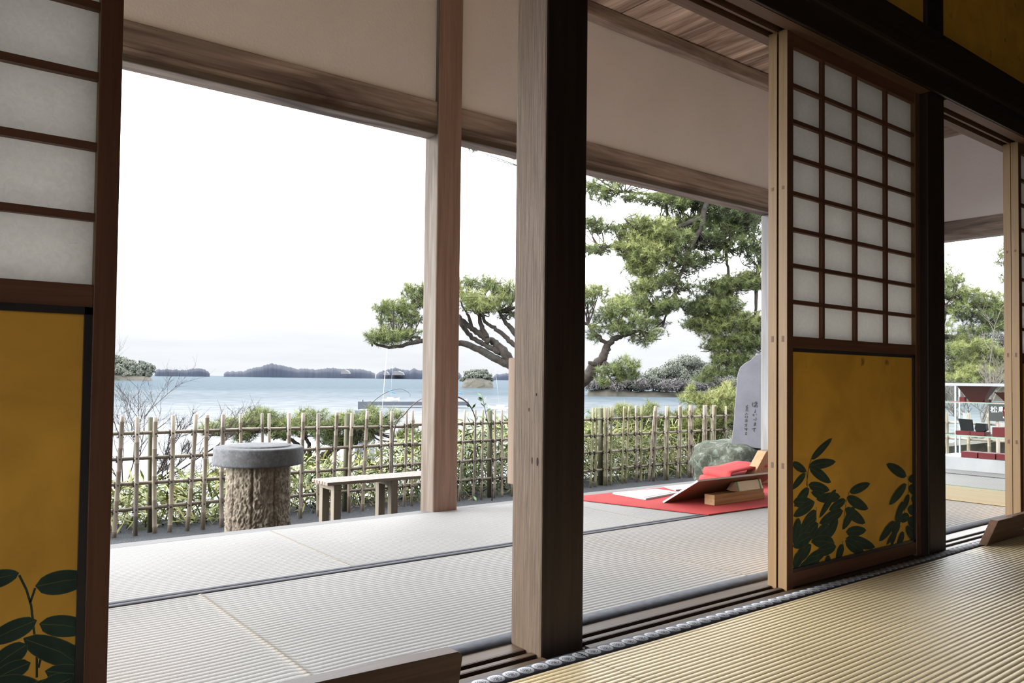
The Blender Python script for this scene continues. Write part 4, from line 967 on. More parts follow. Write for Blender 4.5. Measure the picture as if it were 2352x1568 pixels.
# ------------------------------------------------------------------ foliage tools
def needles(tufts, rng, per=22, L=.11, w=.006, up=.35):
    """tufts: (n,4) centre + tone -> triangles"""
    T = np.asarray(tufts); n = len(T); C_ = np.repeat(T[:, :3], per, 0); tone = np.repeat(T[:, 3], per)
    base = rng.normal(size=(n, 3)); base[:, 2] = np.abs(base[:, 2])*.6+up; base /= np.linalg.norm(base, axis=1)[:, None]
    D = np.repeat(base, per, 0)*.75+rng.normal(size=(n*per, 3))*.62; D /= np.linalg.norm(D, axis=1)[:, None]
    Ls = L*rng.uniform(.6, 1.1, (n*per, 1)); S_ = np.cross(D, rng.normal(size=(n*per, 3))); S_ /= np.linalg.norm(S_, axis=1)[:, None]
    st = C_+np.repeat(base, per, 0)*L*rng.uniform(-.5, .5, (n*per, 1))
    a = st-S_*w/2; b_ = st+S_*w/2; c = st+D*Ls
    V = np.stack([a, b_, c], 1).reshape(-1, 3); Fq = np.arange(len(V)).reshape(-1, 3)
    return V, Fq, np.repeat(tone, 3)
PINE = leafy('pine_needles', [(.012, .018, .009), (.032, .045, .018), (.075, .100, .032), (.15, .175, .055), (.24, .245, .09)])
PINED = leafy('pine_needles_shaded_kind', [(.02, .035, .012), (.05, .085, .028), (.095, .14, .045), (.17, .22, .07), (.27, .20, .10)])
BARK = stonemat('pine_bark', (.035, .026, .022), (.10, .082, .07), (.07, .068, .06), 20, .8)
TWIG = plain('twig_brown', (.045, .03, .026), .8)
def crv(pts, n=5):
    """Catmull-Rom through points"""
    P_ = [Vector(p) for p in pts]; P_ = [P_[0]*2-P_[1]]+P_+[P_[-1]*2-P_[-2]]; o_ = []
    for i_ in range(1, len(P_)-2):
        for k in range(n):
            t1 = k/n; a, b_, c, d = P_[i_-1:i_+3]
            o_.append(.5*((2*b_)+(c-a)*t1+(2*a-5*b_+4*c-d)*t1*t1+(3*b_-a-3*c+d)*t1**3))
    o_.append(P_[-2]); return o_
def pine(label, name, loc, limbs, pads, seed, dens=1.0, L=.085, w=.0042, per=42, mat=None, extra_twigs=True, zfl=.0, group=None):
    """limbs: list of ([(px,py,dist)...], r0, r1); pads: (px,py,rx,ry,dist,depth,tone,n)"""
    rng = np.random.default_rng(seed); rd = random.Random(seed)
    t_ = thing(name, label, 'tree', loc, group)
    tr = MB(); nodes = []
    for pts, r0, r1 in limbs:
        P_ = crv([p if isinstance(p, Vector) else at(*p) for p in pts], 6); n = len(P_)
        P_ = [p+Vector((rd.uniform(-1, 1), rd.uniform(-1, 1), rd.uniform(-1, 1)))*min(r1*.5, .012) for p in P_]
        tr.tube(P_, [(r0+(r1-r0)*(k/(n-1)))*rd.uniform(.94, 1.08) for k in range(n)], 9); nodes += P_[n//3:]
    T = []; tw = MB()
    for (px_, py_, rx, ry, d, dep, tone, cnt) in pads:
        c = at(px_, py_, d); sx, sy = rx/F*d, ry/F*d; n_ = int(cnt*dens)
        near = min(nodes, key=lambda q: (q-c).length) if nodes else c
        # sub branches from the limb to a few hubs inside the pad
        hubs = []
        for _ in range(max(3, int(n_/16))):
            a = rng.normal(size=3)*.5; a = np.clip(a, -.95, .95)
            h = c+RR*(a[0]*sx)+Vector((0, 0, 1))*(a[1]*sy*.7-sy*.15)+WW*(a[2]*dep); hubs.append(h)
            if extra_twigs and (near-h).length < 2.5:
                mid = near.lerp(h, .5)+Vector((rd.uniform(-.1, .1), rd.uniform(-.1, .1), -.06)); tw.tube(crv([near, mid, h], 3), [.012, .011, .010, .008, .007, .006, .004], 4, cap=False)
        for _ in range(n_):
            h = hubs[rng.integers(len(hubs))]
            while True:
                a = rng.uniform(-1, 1, 3)
                if a[0]**2+a[1]**2+a[2]**2 < 1: break
            q = c+RR*(a[0]*sx)+Vector((0, 0, 1))*(a[1]*sy)+WW*(a[2]*dep)
            q = q.lerp(h, rng.uniform(.0, .45)) if rng.random() < .6 else q
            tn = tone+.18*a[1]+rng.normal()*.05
            T.append((q.x, q.y, q.z, tn))
            if extra_twigs and rng.random() < .35: 
                s = q.lerp(h, .6); tw.tube([q, s], [.003, .005], 3, cap=False)
    V, Fq, tone = needles(T, rng, per, L, w)
    if tr.v: tr.build('trunk', BARK, t_)
    if tw.v: tw.build('twigs', TWIG, t_)
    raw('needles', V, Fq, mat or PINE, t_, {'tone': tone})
    return t_

# leaning pine left of the middle pillar
D = 11.0
limbs = [([Vector((7.3, 9.2, -3.5)), at(1262, 1000, D), at(1215, 880, D), at(1180, 838, D), at(1150, 800, D), at(1125, 780, D+.1)], .105, .045),
 ([(1150, 812, D), (1120, 795, D), (1085, 775, D), (1060, 745, D-.2), (1055, 725, D-.2)], .042, .025),
 ([(1180, 842, D), (1140, 825, D), (1100, 803, D), (1060, 788, D), (1015, 787, D-.1), (965, 783, D-.3), (925, 793, D-.4), (888, 797, D-.4), (850, 782, D-.4)], .06, .014),
 ([(1125, 785, D), (1100, 765, D), (1070, 742, D), (1040, 715, D), (1000, 690, D)], .05, .02),
 ([(1118, 775, D), (1105, 745, D), (1100, 715, D)], .045, .02), ([(1215, 870, D), (1192, 805, D), (1165, 778, D), (1140, 755, D), (1118, 742, D), (1105, 720, D)], .04, .02),
 ([(1225, 880, D), (1205, 800, D), (1180, 762, D), (1160, 738, D), (1146, 715, D)], .05, .022), ([(1085, 760, D), (1078, 730, D), (1070, 715, D)], .03, .015),
 ([(965, 775, D-.3), (930, 773, D-.3), (890, 770, D-.3)], .018, .01),
 ([(1262, 960, D), (1320, 890, D+.1), (1352, 862, D+.1), (1362, 845, D+.1), (1385, 822, D), (1393, 800, D), (1400, 785, D), (1430, 770, D), (1470, 758, D)], .10, .025),
 ([(1395, 790, D), (1370, 770, D), (1350, 745, D)], .03, .02), ([(1352, 833, D), (1375, 836, D), (1388, 822, D)], .025, .02)]
pads = [(868, 772, 38, 22, D-.4, .30, .42, 60), (905, 768, 40, 26, D-.4, .35, .45, 90), (945, 770, 25, 20, D-.3, .3, .38, 26),
 (880, 706, 26, 20, D-.3, .28, .42, 50), (915, 705, 34, 22, D-.3, .32, .45, 80), (905, 735, 40, 18, D-.3, .3, .35, 50), (945, 728, 30, 24, D-.2, .3, .38, 60),
 (945, 670, 30, 22, D-.1, .3, .42, 60), (965, 695, 30, 26, D, .3, .42, 60), (995, 665, 36, 30, D, .35, .45, 90), (1010, 710, 40, 26, D, .35, .42, 90), (1045, 665, 34, 34, D, .35, .48, 90),
 (1075, 650, 28, 20, D, .3, .38, 40), (1085, 690, 45, 30, D-.2, .4, .55, 130), (1120, 700, 38, 22, D-.2, .4, .56, 90), (1115, 655, 40, 24, D+.2, .4, .36, 80), (1145, 660, 30, 24, D+.1, .4, .42, 60),
 (1155, 690, 28, 26, D, .4, .48, 60), (1180, 670, 30, 30, D, .4, .42, 60), (1165, 720, 24, 16, D, .3, .35, 30), (1230, 670, 50, 35, D, .4, .45, 100), (1290, 690, 50, 35, D, .4, .45, 100), (1340, 680, 34, 34, D+.2, .35, .5, 90),
 (1375, 670, 34, 20, D+.2, .3, .48, 50), (1385, 725, 34, 20, D+.1, .35, .38, 60), (1420, 705, 46, 26, D, .4, .46, 110), (1450, 740, 56, 28, D, .4, .36, 120), (1365, 765, 22, 28, D, .3, .34, 40), (1420, 755, 44, 20, D, .35, .32, 60),
 (1480, 780, 40, 16, D, .3, .3, 40), (1505, 765, 30, 16, D, .3, .34, 30), (1400, 850, 34, 18, D-.3, .3, .32, 50), (1440, 840, 34, 22, D-.3, .3, .34, 55), (1385, 873, 18, 16, D-.3, .25, .38, 26), (1425, 870, 22, 14, D-.3, .25, .34, 26), (1455, 858, 20, 14, D-.3, .2, .34, 20)]
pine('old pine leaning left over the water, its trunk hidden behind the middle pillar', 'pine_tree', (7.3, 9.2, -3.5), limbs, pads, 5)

# dense overhanging pine
D = 12.0
limbs = [([Vector((14.4, 6.9, -1.5)), Vector((13.9, 7.3, 1.5)), Vector((12.6, 7.6, 3.3)), at(1690, 470, D)], .26, .10),
 ([(1690, 470, D), (1640, 455, D-.2), (1618, 480, D-.3), (1612, 520, D-.3), (1590, 562, D-.3), (1575, 600, D-.3), (1560, 640, D-.3), (1545, 690, D-.3), (1525, 735, D-.2)], .05, .014),
 ([(1612, 500, D-.3), (1560, 520, D-.3), (1500, 545, D-.3), (1440, 560, D-.3), (1380, 570, D-.4)], .04, .012),
 ([(1665, 470, D), (1662, 540, D), (1668, 590, D), (1675, 640, D), (1678, 700, D)], .035, .012), ([(1690, 470, D), (1600, 430, D), (1500, 445, D), (1420, 440, D)], .04, .012),
 ([(1680, 650, D+.2), (1650, 700, D+.2), (1640, 760, D+.2), (1655, 820, D+.2)], .03, .012), ([(1760, 560, D), (1740, 640, D), (1735, 720, D)], .05, .02), ([(1545, 690, D-.3), (1500, 720, D-.3), (1460, 740, D-.3)], .02, .008)]
pads = [(1390, 448, 34, 24, D-.2, .4, .32, 60), (1355, 435, 20, 16, D-.2, .3, .3, 24), (1450, 455, 26, 10, D-.2, .3, .35, 20), (1500, 458, 40, 16, D-.2, .3, .38, 46), (1548, 462, 40, 26, D-.2, .4, .36, 90),
 (1600, 455, 50, 30, D, .5, .25, 120), (1660, 480, 60, 40, D, .5, .18, 170), (1715, 500, 50, 40, D, .5, .18, 150), (1385, 522, 40, 18, D-.3, .35, .32, 50), (1355, 510, 26, 14, D-.3, .3, .3, 24), (1430, 535, 30, 20, D-.3, .35, .36, 46),
 (1370, 573, 42, 14, D-.3, .35, .38, 50), (1470, 520, 40, 30, D-.3, .45, .46, 100), (1510, 530, 40, 30, D-.4, .45, .50, 110), (1450, 570, 46, 30, D-.4, .45, .56, 120), (1490, 590, 50, 34, D-.4, .5, .54, 140), (1540, 560, 50, 36, D-.3, .5, .34, 130),
 (1590, 540, 55, 40, D, .5, .22, 140), (1640, 540, 50, 34, D, .5, .2, 110), (1690, 560, 40, 30, D, .4, .22, 60), (1735, 560, 30, 60, D, .5, .26, 110), (1470, 620, 40, 20, D-.3, .4, .48, 60), (1560, 600, 50, 26, D-.2, .4, .28, 70), (1600, 600, 40, 24, D, .4, .24, 50), (1640, 590, 40, 20, D, .4, .26, 36),
 (1480, 655, 36, 26, D-.3, .4, .50, 80), (1520, 640, 36, 24, D-.3, .4, .36, 50), (1450, 690, 40, 20, D-.3, .4, .46, 60), (1540, 700, 40, 20, D-.3, .4, .26, 40), (1500, 710, 46, 20, D-.3, .4, .34, 60), (1570, 660, 40, 20, D-.2, .3, .26, 30), (1590, 700, 30, 22, D, .35, .26, 30),
 (1640, 665, 44, 28, D+.1, .45, .34, 90), (1690, 650, 50, 28, D+.1, .45, .38, 110), (1735, 640, 36, 30, D+.1, .45, .42, 80), (1615, 710, 40, 26, D+.1, .45, .42, 90), (1660, 700, 46, 26, D+.1, .45, .40, 100), (1590, 745, 26, 16, D+.1, .35, .4, 30), (1630, 750, 44, 24, D+.1, .45, .52, 110), (1680, 735, 40, 24, D+.1, .45, .42, 80),
 (1725, 745, 40, 28, D+.1, .45, .50, 100), (1650, 790, 36, 22, D+.1, .4, .44, 70), (1690, 780, 44, 26, D+.1, .45, .34, 100), (1730, 790, 34, 24, D+.1, .45, .26, 70), (1665, 825, 36, 20, D+.1, .4, .40, 60), (1700, 822, 36, 20, D+.1, .4, .36, 60), (1640, 855, 26, 10, D+.1, .3, .36, 26), (1620, 872, 26, 8, D+.1, .3, .34, 20),
 (1690, 850, 30, 12, D+.1, .4, .36, 36), (1085, 342, 16, 6, D-.3, .2, .3, 10), (1430, 410, 80, 26, D, .5, .3, 90), (1700, 440, 70, 30, D, .5, .2, 90), (1600, 415, 80, 22, D, .5, .25, 80)]
pads = [(a, b_, c*1.18, d*1.12, e_, f_, g, h) for (a, b_, c, d, e_, f_, g, h) in pads]
pads += [(1600, 505, 70, 30, D+.3, .4, .2, 90), (1545, 515, 60, 30, D+.2, .4, .3, 80), (1680, 520, 60, 40, D+.4, .4, .18, 90), (1560, 635, 50, 30, D, .4, .26, 30), (1530, 670, 40, 40, D, .4, .26, 26), (1500, 740, 50, 16, D, .3, .3, 30), (1470, 600, 40, 40, D, .4, .5, 60)]
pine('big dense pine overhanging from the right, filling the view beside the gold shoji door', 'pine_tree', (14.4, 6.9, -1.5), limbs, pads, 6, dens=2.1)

# pines seen through the right opening
D = 16.0
limbs = [([Vector((18.5, 8.0, -2.5)), at(2140, 900, D), at(2150, 770, D), at(2170, 700, D)], .2, .08), ([(2150, 770, D), (2190, 775, D), (2230, 800, D), (2270, 820, D), (2330, 835, D)], .05, .02),
 ([(2165, 680, D), (2200, 690, D), (2250, 705, D), (2300, 700, D)], .05, .02), ([(2150, 800, D), (2180, 815, D), (2210, 840, D)], .03, .01), ([(2330, 640, D), (2315, 600, D)], .03, .01)]
pads = [(2190, 645, 26, 18, D, .5, .36, 60), (2210, 675, 46, 22, D, .6, .5, 120), (2260, 690, 46, 24, D, .6, .46, 120), (2195, 710, 30, 22, D, .6, .34, 90), (2240, 725, 40, 20, D, .6, .24, 100), (2290, 715, 36, 24, D, .6, .48, 110), (2310, 740, 36, 26, D, .6, .46, 100),
 (2270, 750, 36, 14, D, .5, .3, 50), (2230, 760, 40, 16, D, .5, .34, 50), (2200, 780, 26, 14, D, .5, .4, 36), (2300, 815, 34, 18, D-.2, .5, .58, 90), (2255, 810, 40, 18, D-.2, .5, .55, 80), (2220, 830, 40, 20, D-.2, .5, .5, 80), (2280, 845, 44, 20, D-.2, .5, .56, 90), (2200, 855, 30, 20, D-.2, .5, .44, 60), (2250, 868, 50, 16, D-.2, .5, .48, 70), (2310, 865, 30, 16, D-.2, .5, .5, 40),
 (2315, 590, 26, 26, D+1, .5, .36, 60), (2330, 560, 22, 16, D+1, .5, .34, 30), (2318, 640, 20, 14, D+1, .4, .38, 24), (2160, 640, 40, 60, D, .6, .38, 120), (2350, 700, 40, 90, D, .6, .4, 150), (2160, 760, 30, 60, D, .6, .4, 80)]
pads += [(2190, 800, 30, 20, D-.4, .5, .5, 60), (2240, 790, 36, 14, D-.4, .5, .5, 50), (2200, 870, 40, 14, D-.6, .5, .55, 60), (2290, 870, 40, 12, D-.6, .5, .6, 60), (2240, 850, 40, 14, D-.6, .5, .62, 60)]
pine('bushy green pine seen through the right end opening above the showcase', 'pine_tree', (18.5, 8.0, -2.5), limbs, pads, 8, L=.10, w=.0050, dens=1.25)

# low spreading pine behind the fence
D = 8.6
limbs = [([Vector((4.3, 7.9, -2.2)), at(760, 1085, D), at(700, 1075, D), at(745, 1045, D), at(770, 1030, D), at(800, 1000, D), at(850, 985, D)], .055, .03),
 ([(790, 1015, D), (810, 1025, D), (820, 990, D), (840, 970, D)], .04, .02), ([(720, 1075, D), (712, 1040, D), (705, 1010, D), (670, 990, D)], .03, .012), ([(705, 1060, D), (690, 1025, D), (650, 1000, D), (600, 985, D), (540, 985, D)], .025, .01),
 ([(760, 1090, D), (725, 1100, D), (690, 1118, D)], .04, .02)]
pads = [(510, 985, 44, 22, D, .3, .46, 90), (560, 978, 50, 22, D, .35, .48, 110), (560, 1005, 30, 12, D, .3, .4, 30), (610, 970, 50, 24, D, .35, .44, 110), (600, 950, 34, 12, D, .25, .42, 40), (650, 985, 46, 24, D, .35, .46, 100), (700, 975, 46, 26, D, .35, .46, 110),
 (745, 985, 40, 26, D, .35, .4, 100), (770, 1010, 34, 18, D, .3, .34, 60), (790, 970, 40, 24, D, .35, .44, 90), (840, 965, 44, 22, D, .35, .4, 80), (880, 975, 40, 18, D, .3, .4, 50), (830, 1000, 40, 20, D, .3, .32, 60), (475, 985, 22, 12, D, .25, .44, 24), (905, 955, 24, 12, D, .2, .44, 20), (940, 995, 30, 20, D, .3, .46, 50), (860, 945, 20, 10, D, .2, .4, 14), (720, 950, 40, 10, D, .25, .42, 24)]
pine('low spreading pine behind the fence, behind the round stone pedestal', 'pine_tree', (4.3, 7.9, -2.2), limbs, pads, 9, L=.085, w=.0036, per=34)
# pine shrubs at the right behind the fence
D = 10.6
pads = [(1380, 960, 34, 20, D, .4, .5, 60), (1440, 955, 40, 22, D, .4, .48, 70), (1425, 940, 12, 12, D, .2, .5, 12), (1480, 950, 30, 16, D, .3, .5, 34), (1495, 935, 14, 12, D, .2, .5, 12), (1540, 965, 50, 20, D, .4, .44, 80), (1460, 975, 60, 18, D, .4, .42, 70), (1360, 985, 40, 16, D, .4, .4, 50)]
pine('low pine bush rising just above the fence right of the middle pillar', 'pine_shrub', (8.6, 7.2, -.6), [([Vector((8.6, 7.2, -.6)), at(1450, 1010, D), at(1450, 960, D)], .03, .012)], pads, 12, L=.09, w=.0042, dens=1.3)
pads = [(1590, 915, 30, 16, D, .3, .62, 40), (1590, 960, 50, 24, D, .45, .62, 100), (1640, 925, 44, 30, D, .45, .66, 110), (1640, 965, 50, 26, D, .45, .6, 110), (1675, 905, 26, 28, D, .4, .66, 60), (1690, 945, 30, 40, D, .45, .62, 80), (1560, 985, 50, 20, D, .4, .5, 70), (1585, 890, 8, 10, D, .15, .6, 8), (1620, 1000, 60, 14, D, .4, .45, 50)]
pine('bright yellow-green pine bush behind the fence beside the stone tablet', 'pine_shrub', (9.8, 6.9, -.6), [([Vector((9.8, 6.95, -.6)), at(1640, 1010, D), at(1645, 950, D)], .04, .014)], pads, 13, L=.09, w=.0042, dens=1.3)

# ------------------------------------------------------------------ bamboo grass
SASA = leafy('bamboo_grass_leaves', [(.020, .035, .010), (.06, .09, .022), (.17, .20, .06), (.36, .34, .12), (.46, .37, .20)], .45)
def grass(name, label, x0, x1, ylo, yhi, zf, n, seed, tone, mat=SASA, Lr=(.12, .25), w=.020, per=1):
    rng = np.random.default_rng(seed); x = rng.uniform(x0, x1, n); y = rng.uniform(ylo, yhi, n)
    top = zf(x, y); z = top - rng.uniform(0, 1, n)**1.1*(top+.62)
    th = rng.uniform(0, 2*np.pi, n); pit = rng.normal(.15, .6, n)
    Dv = np.stack([np.cos(th)*np.cos(pit), np.sin(th)*np.cos(pit), np.sin(pit)], -1)
    Sd = np.cross(Dv, rng.normal(size=(n, 3))*np.array([.4, .4, 1])); Sd /= np.linalg.norm(Sd, axis=1)[:, None]
    L_ = rng.uniform(*Lr, n)[:, None]; W_ = (w*rng.uniform(.5, 1.1, n))[:, None]; o_ = np.stack([x, y, z], -1)
    dn = np.array([0, 0, -1.])*L_*rng.uniform(.05, .45, (n, 1))
    p0 = o_; p1a = o_+Dv*L_*.35-Sd*W_*.5; p1b = o_+Dv*L_*.35+Sd*W_*.5; p2a = o_+Dv*L_*.7+dn*.5-Sd*W_*.35; p2b = o_+Dv*L_*.7+dn*.5+Sd*W_*.35; p3 = o_+Dv*L_+dn
    V = np.stack([p0, p1a, p1b, p2a, p2b, p3], 1).reshape(-1, 3); b6 = np.arange(n)[:, None]*6
    Fq = np.concatenate([b6+np.array([[0, 1, 2]]), b6+np.array([[1, 3, 4]]), b6+np.array([[1, 4, 2]]), b6+np.array([[3, 5, 4]])], 0)
    o = raw(name, V, Fq, mat, None, {'tone': np.repeat(tone(x, y, z)+rng.normal(0, .12, n), 6)})
    return tag(o, label, 'grass', kind='stuff')
def zf1(x, y):
    base = np.interp(x, [0, 1.5, 2.6, 3.3, 4.3, 5.2, 6.3, 7.5, 8.5, 9.6], [-.20, -.17, -.14, -.10, .08, .22, .20, .05, .12, .05])
    return base+(vnoise(x*2.3, y*3, 77)-.5)*.16
grass('bamboo_grass', 'green and yellow bamboo grass growing along the back of the fence, left part', .4, 4.0, 6.56, 7.4, zf1, 5200, 31, lambda x, y, z: .34+0*x)
grass('bamboo_grass', 'taller dark green bamboo grass behind the fence between the veranda post and the middle pillar', 4.0, 6.4, 6.55, 7.6, zf1, 5000, 32, lambda x, y, z: .14+.10*(z > -.2))
grass('bamboo_grass', 'straw coloured dry grass behind the fence right of the middle pillar', 6.4, 9.9, 6.55, 7.6, zf1, 8000, 33, lambda x, y, z: .30+.25*(vnoise(x*1.5, z*3, 5) > .5)*1.0, w=.014, Lr=(.15, .35))
o = grass('dry_leaf_litter', 'reddish tan leaf litter at the foot of the fence behind the bench', 3.2, 4.6, 6.44, 6.75, lambda x, y: -.47+0*x, 900, 34, lambda x, y, z: .9+0*x, mat=leafy('litter', [(.22, .10, .05), (.36, .20, .11), (.42, .28, .17)]), Lr=(.03, .08), w=.012)

# ------------------------------------------------------------------ bare shrubs
def barebush(name, label, base, stems, seed, r0=.009, mat=TWIG, lv=3, sub=5):
    rd = random.Random(seed); t_ = thing(name, label, 'shrub', base); m = MB()
    def br(p, d, L, r, k):
        pts = [p]; q = p
        for i_ in range(4):
            d = (d+Vector((rd.uniform(-1, 1), rd.uniform(-1, 1), rd.uniform(-.6, .8)))*.22).normalized(); q = q+d*L/4; pts.append(q)
        m.tube(pts, [r, r*.85, r*.7, r*.55, r*.35], 4, cap=False)
        if k > 0:
            for _ in range(sub):
                s = rd.uniform(.25, 1); i0 = min(3, int(s*4)); pp = pts[i0].lerp(pts[i0+1], s*4-i0 if s < 1 else 1)
                nd = (d+Vector((rd.uniform(-1, 1), rd.uniform(-1, 1), rd.uniform(-.5, .9)))*.9).normalized(); br(pp, nd, L*rd.uniform(.35, .6), r*.5, k-1)
    for (tx, ty, d, L) in stems:
        tgt = at(tx, ty, d); b_ = Vector(base); br(b_, (tgt-b_).normalized(), (tgt-b_).length, r0, lv)
    m.build('branches', mat, t_); return t_
barebush('bare_shrub', 'thin leafless shrub rising above the fence at the far left', tuple(at(285, 1160, 7.3)), [(305, 880, 7.3, 1), (275, 960, 7.2, 1), (262, 900, 7.4, 1), (320, 930, 7.5, 1)], 3, .007, sub=6)
barebush('bare_shrub', 'leafless twiggy shrub spreading low between fence poles left of the stone pedestal', tuple(at(330, 1130, 7.4)), [(440, 1050, 7.6, 1), (500, 1070, 7.6, 1), (400, 1010, 7.4, 1), (520, 1020, 7.8, 1)], 4, .011, sub=7)
GBR = plain('pale_branch', (.17, .15, .135), .8)
barebush('bare_shrub', 'pale leafless shrub behind the glass showcase', tuple(at(2240, 1010, 10.6)), [(2330, 850, 11, 1), (2300, 900, 10.5, 1), (2230, 900, 10.6, 1), (2340, 960, 11, 1), (2190, 930, 11, 1)], 5, .016, mat=GBR, sub=6)
def spray(name, label, pts, d, r, leaves, seed, mat=TWIG):
    rng = np.random.default_rng(seed); t_ = thing(name, label, 'branch', tuple(at(*pts[0], d)))
    P_ = crv([at(x, y, d) for x, y in pts], 5); MB().tube(P_, [r+(r*.25-r)*k/(len(P_)-1) for k in range(len(P_))], 6).build('stem', mat, t_)
    if leaves:
        m = MB()
        for k in range(leaves):
            p = P_[int(rng.integers(len(P_)//3, len(P_)))]; dv = Vector(rng.normal(size=3)); dv.z = abs(dv.z)*.5+.3; dv.normalize(); s = dv.cross(Vector(rng.normal(size=3))).normalized()*.012; L = rng.uniform(.05, .09)
            m.add([p, p+dv*L*.5+s, p+dv*L, p+dv*L*.5-s], [(0, 1, 2, 3)])
        m.build('leaf', plain('shoot_leaf', (.10, .20, .06), .5), t_)
spray('arching_twig', 'thick bare twig arching left of the veranda post above the fence', [(900, 1150), (905, 990), (930, 950), (948, 930), (970, 915), (1000, 908)], 7.2, .009, 0, 1, GBR)
spray('arching_twig', 'brown twig arching down to the fence right of the veranda post', [(1030, 905), (1060, 915), (1078, 930), (1090, 955), (1092, 985), (1095, 1150)], 7.0, .008, 6, 2)
spray('leafy_shoot', 'upright leafy shoot poking above the fence near the thick fence post', [(1130, 1150), (1128, 1010), (1118, 960), (1112, 930), (1107, 910)], 7.2, .006, 16, 3)
spray('arching_twig', 'long thin bare whip arching over the small boat', [(842, 945), (860, 920), (890, 900), (920, 893), (940, 903), (942, 912)], 9.0, .004, 0, 4)

# ------------------------------------------------------------------ far scenery
def farleaves(name, parent, blobs, mat, per, size, seed):
    """crown of small leaf faces over ellipsoids (centre, radii, tone)"""
    rng = np.random.default_rng(seed); Vs = []; tn = []
    for (c, r, tone) in blobs:
        n = per; a = rng.normal(size=(n, 3)); a /= np.linalg.norm(a, axis=1)[:, None]; rad = rng.uniform(.55, 1.02, (n, 1))
        lump = 1+.22*np.sin(a[:, :1]*5+seed)+.18*np.cos(a[:, 1:2]*6+a[:, 2:3]*4)
        p = np.array(c)+a*rad*lump*np.array(r); u = rng.normal(size=(n, 3)); u /= np.linalg.norm(u, axis=1)[:, None]; v = np.cross(u, a); v /= np.linalg.norm(v, axis=1)[:, None]+1e-9
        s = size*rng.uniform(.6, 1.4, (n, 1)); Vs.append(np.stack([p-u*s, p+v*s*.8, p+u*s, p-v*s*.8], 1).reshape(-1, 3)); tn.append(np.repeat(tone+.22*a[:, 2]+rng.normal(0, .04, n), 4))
    V = np.concatenate(Vs); return raw(name, V, np.arange(len(V)).reshape(-1, 4), mat, parent, {'tone': np.concatenate(tn)})
FARG = leafy('shore_pine_foliage', [(.095, .110, .098), (.115, .132, .11), (.135, .152, .12), (.16, .175, .14), (.185, .195, .155)], .9)  # haze put into the foliage colour: greyed and low in contrast
FARR = leafy('russet_foliage', [(.15, .075, .06), (.21, .11, .09), (.26, .15, .12)], .9)
FARP = leafy('grey_bare_crown', [(.10, .092, .092), (.12, .11, .109), (.14, .13, .127)], .9)
CLIFF = stonemat('pale_cliff_rock', (.05, .047, .038), (.115, .108, .088), (.04, .04, .032), .35, .3)
FARBARK = plain('far_bark', (.20, .175, .165), .9)
def landrow(name, label, d, prof, depth, mat, seed, yb=None, z0=SEA-.3, cat='shore', kind=None):
    """hill strip: profile [(px, py_top)] at distance d, real depth behind"""
    xs = np.array([p[0] for p in prof]); ys = np.array([p[1] for p in prof]); n = 220; X = np.linspace(xs[0], xs[-1], n); Y = np.interp(X, xs, ys)
    if d > 2000: Y = Y+(vnoise(X*.35, X*0, seed+20)-.5)*2.6*np.clip((ys.max()-Y)/4, 0, 1)
    V = []; K = 14
    for k in range(K):
        f_ = k/(K-1)
        for i_ in range(n):
            top = at(X[i_], Y[i_], d); h = top.z-z0; s = math.sin(math.pi*f_)**.45
            hd = Vector((top.x, top.y, 0)).normalized(); back = hd*(depth*(f_-.5)); V.append((top.x+back.x, top.y+back.y, z0+h*s*(1+.12*(vnoise(np.array([X[i_]*.12+k]), np.array([k*.7]), seed)[0]-.5))))
    i_ = (np.arange(K-1)[:, None]*n+np.arange(n-1)[None]).ravel()
    o = raw(name, np.array(V), np.stack([i_, i_+1, i_+n+1, i_+n], -1), mat, None, smooth=True)
    return o
# hills on the horizon, blue haze painted into their colour
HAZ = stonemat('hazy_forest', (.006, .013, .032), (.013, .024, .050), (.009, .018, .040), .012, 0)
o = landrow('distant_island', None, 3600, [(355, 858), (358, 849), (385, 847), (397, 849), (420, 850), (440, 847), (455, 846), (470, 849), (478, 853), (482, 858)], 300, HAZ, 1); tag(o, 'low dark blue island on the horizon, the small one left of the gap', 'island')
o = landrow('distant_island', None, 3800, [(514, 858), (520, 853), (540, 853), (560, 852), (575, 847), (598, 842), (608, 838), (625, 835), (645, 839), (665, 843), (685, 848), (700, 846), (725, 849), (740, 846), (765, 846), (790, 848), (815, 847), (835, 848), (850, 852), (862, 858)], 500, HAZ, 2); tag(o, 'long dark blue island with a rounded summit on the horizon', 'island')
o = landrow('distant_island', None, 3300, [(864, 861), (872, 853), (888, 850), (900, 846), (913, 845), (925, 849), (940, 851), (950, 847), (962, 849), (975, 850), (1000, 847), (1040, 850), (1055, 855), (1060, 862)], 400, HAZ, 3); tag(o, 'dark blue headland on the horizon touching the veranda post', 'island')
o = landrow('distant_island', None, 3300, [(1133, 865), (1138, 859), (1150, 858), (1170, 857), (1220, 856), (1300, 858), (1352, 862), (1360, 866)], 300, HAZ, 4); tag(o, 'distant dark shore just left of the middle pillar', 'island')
m = MB()
PALE = plain('pale_far_cliff', (.16, .155, .165), .9, vs=.02)
for (a, b_, y0_, y1_, d) in ((783, 802, 849, 858, 3520), (880, 893, 853, 861, 3080), (901, 927, 852, 861, 3080)):
    p = [at(a, y1_, d), at(b_, y1_, d), at(b_-3, (y0_+y1_)/2-1, d), at((a+b_)/2, y0_, d), at(a+1, y0_+1, d)]; m.prism(p, WW*40)
o = m.build('pale_cliff', PALE); tag(o, 'pale cliff faces on the distant blue islands', 'cliff')
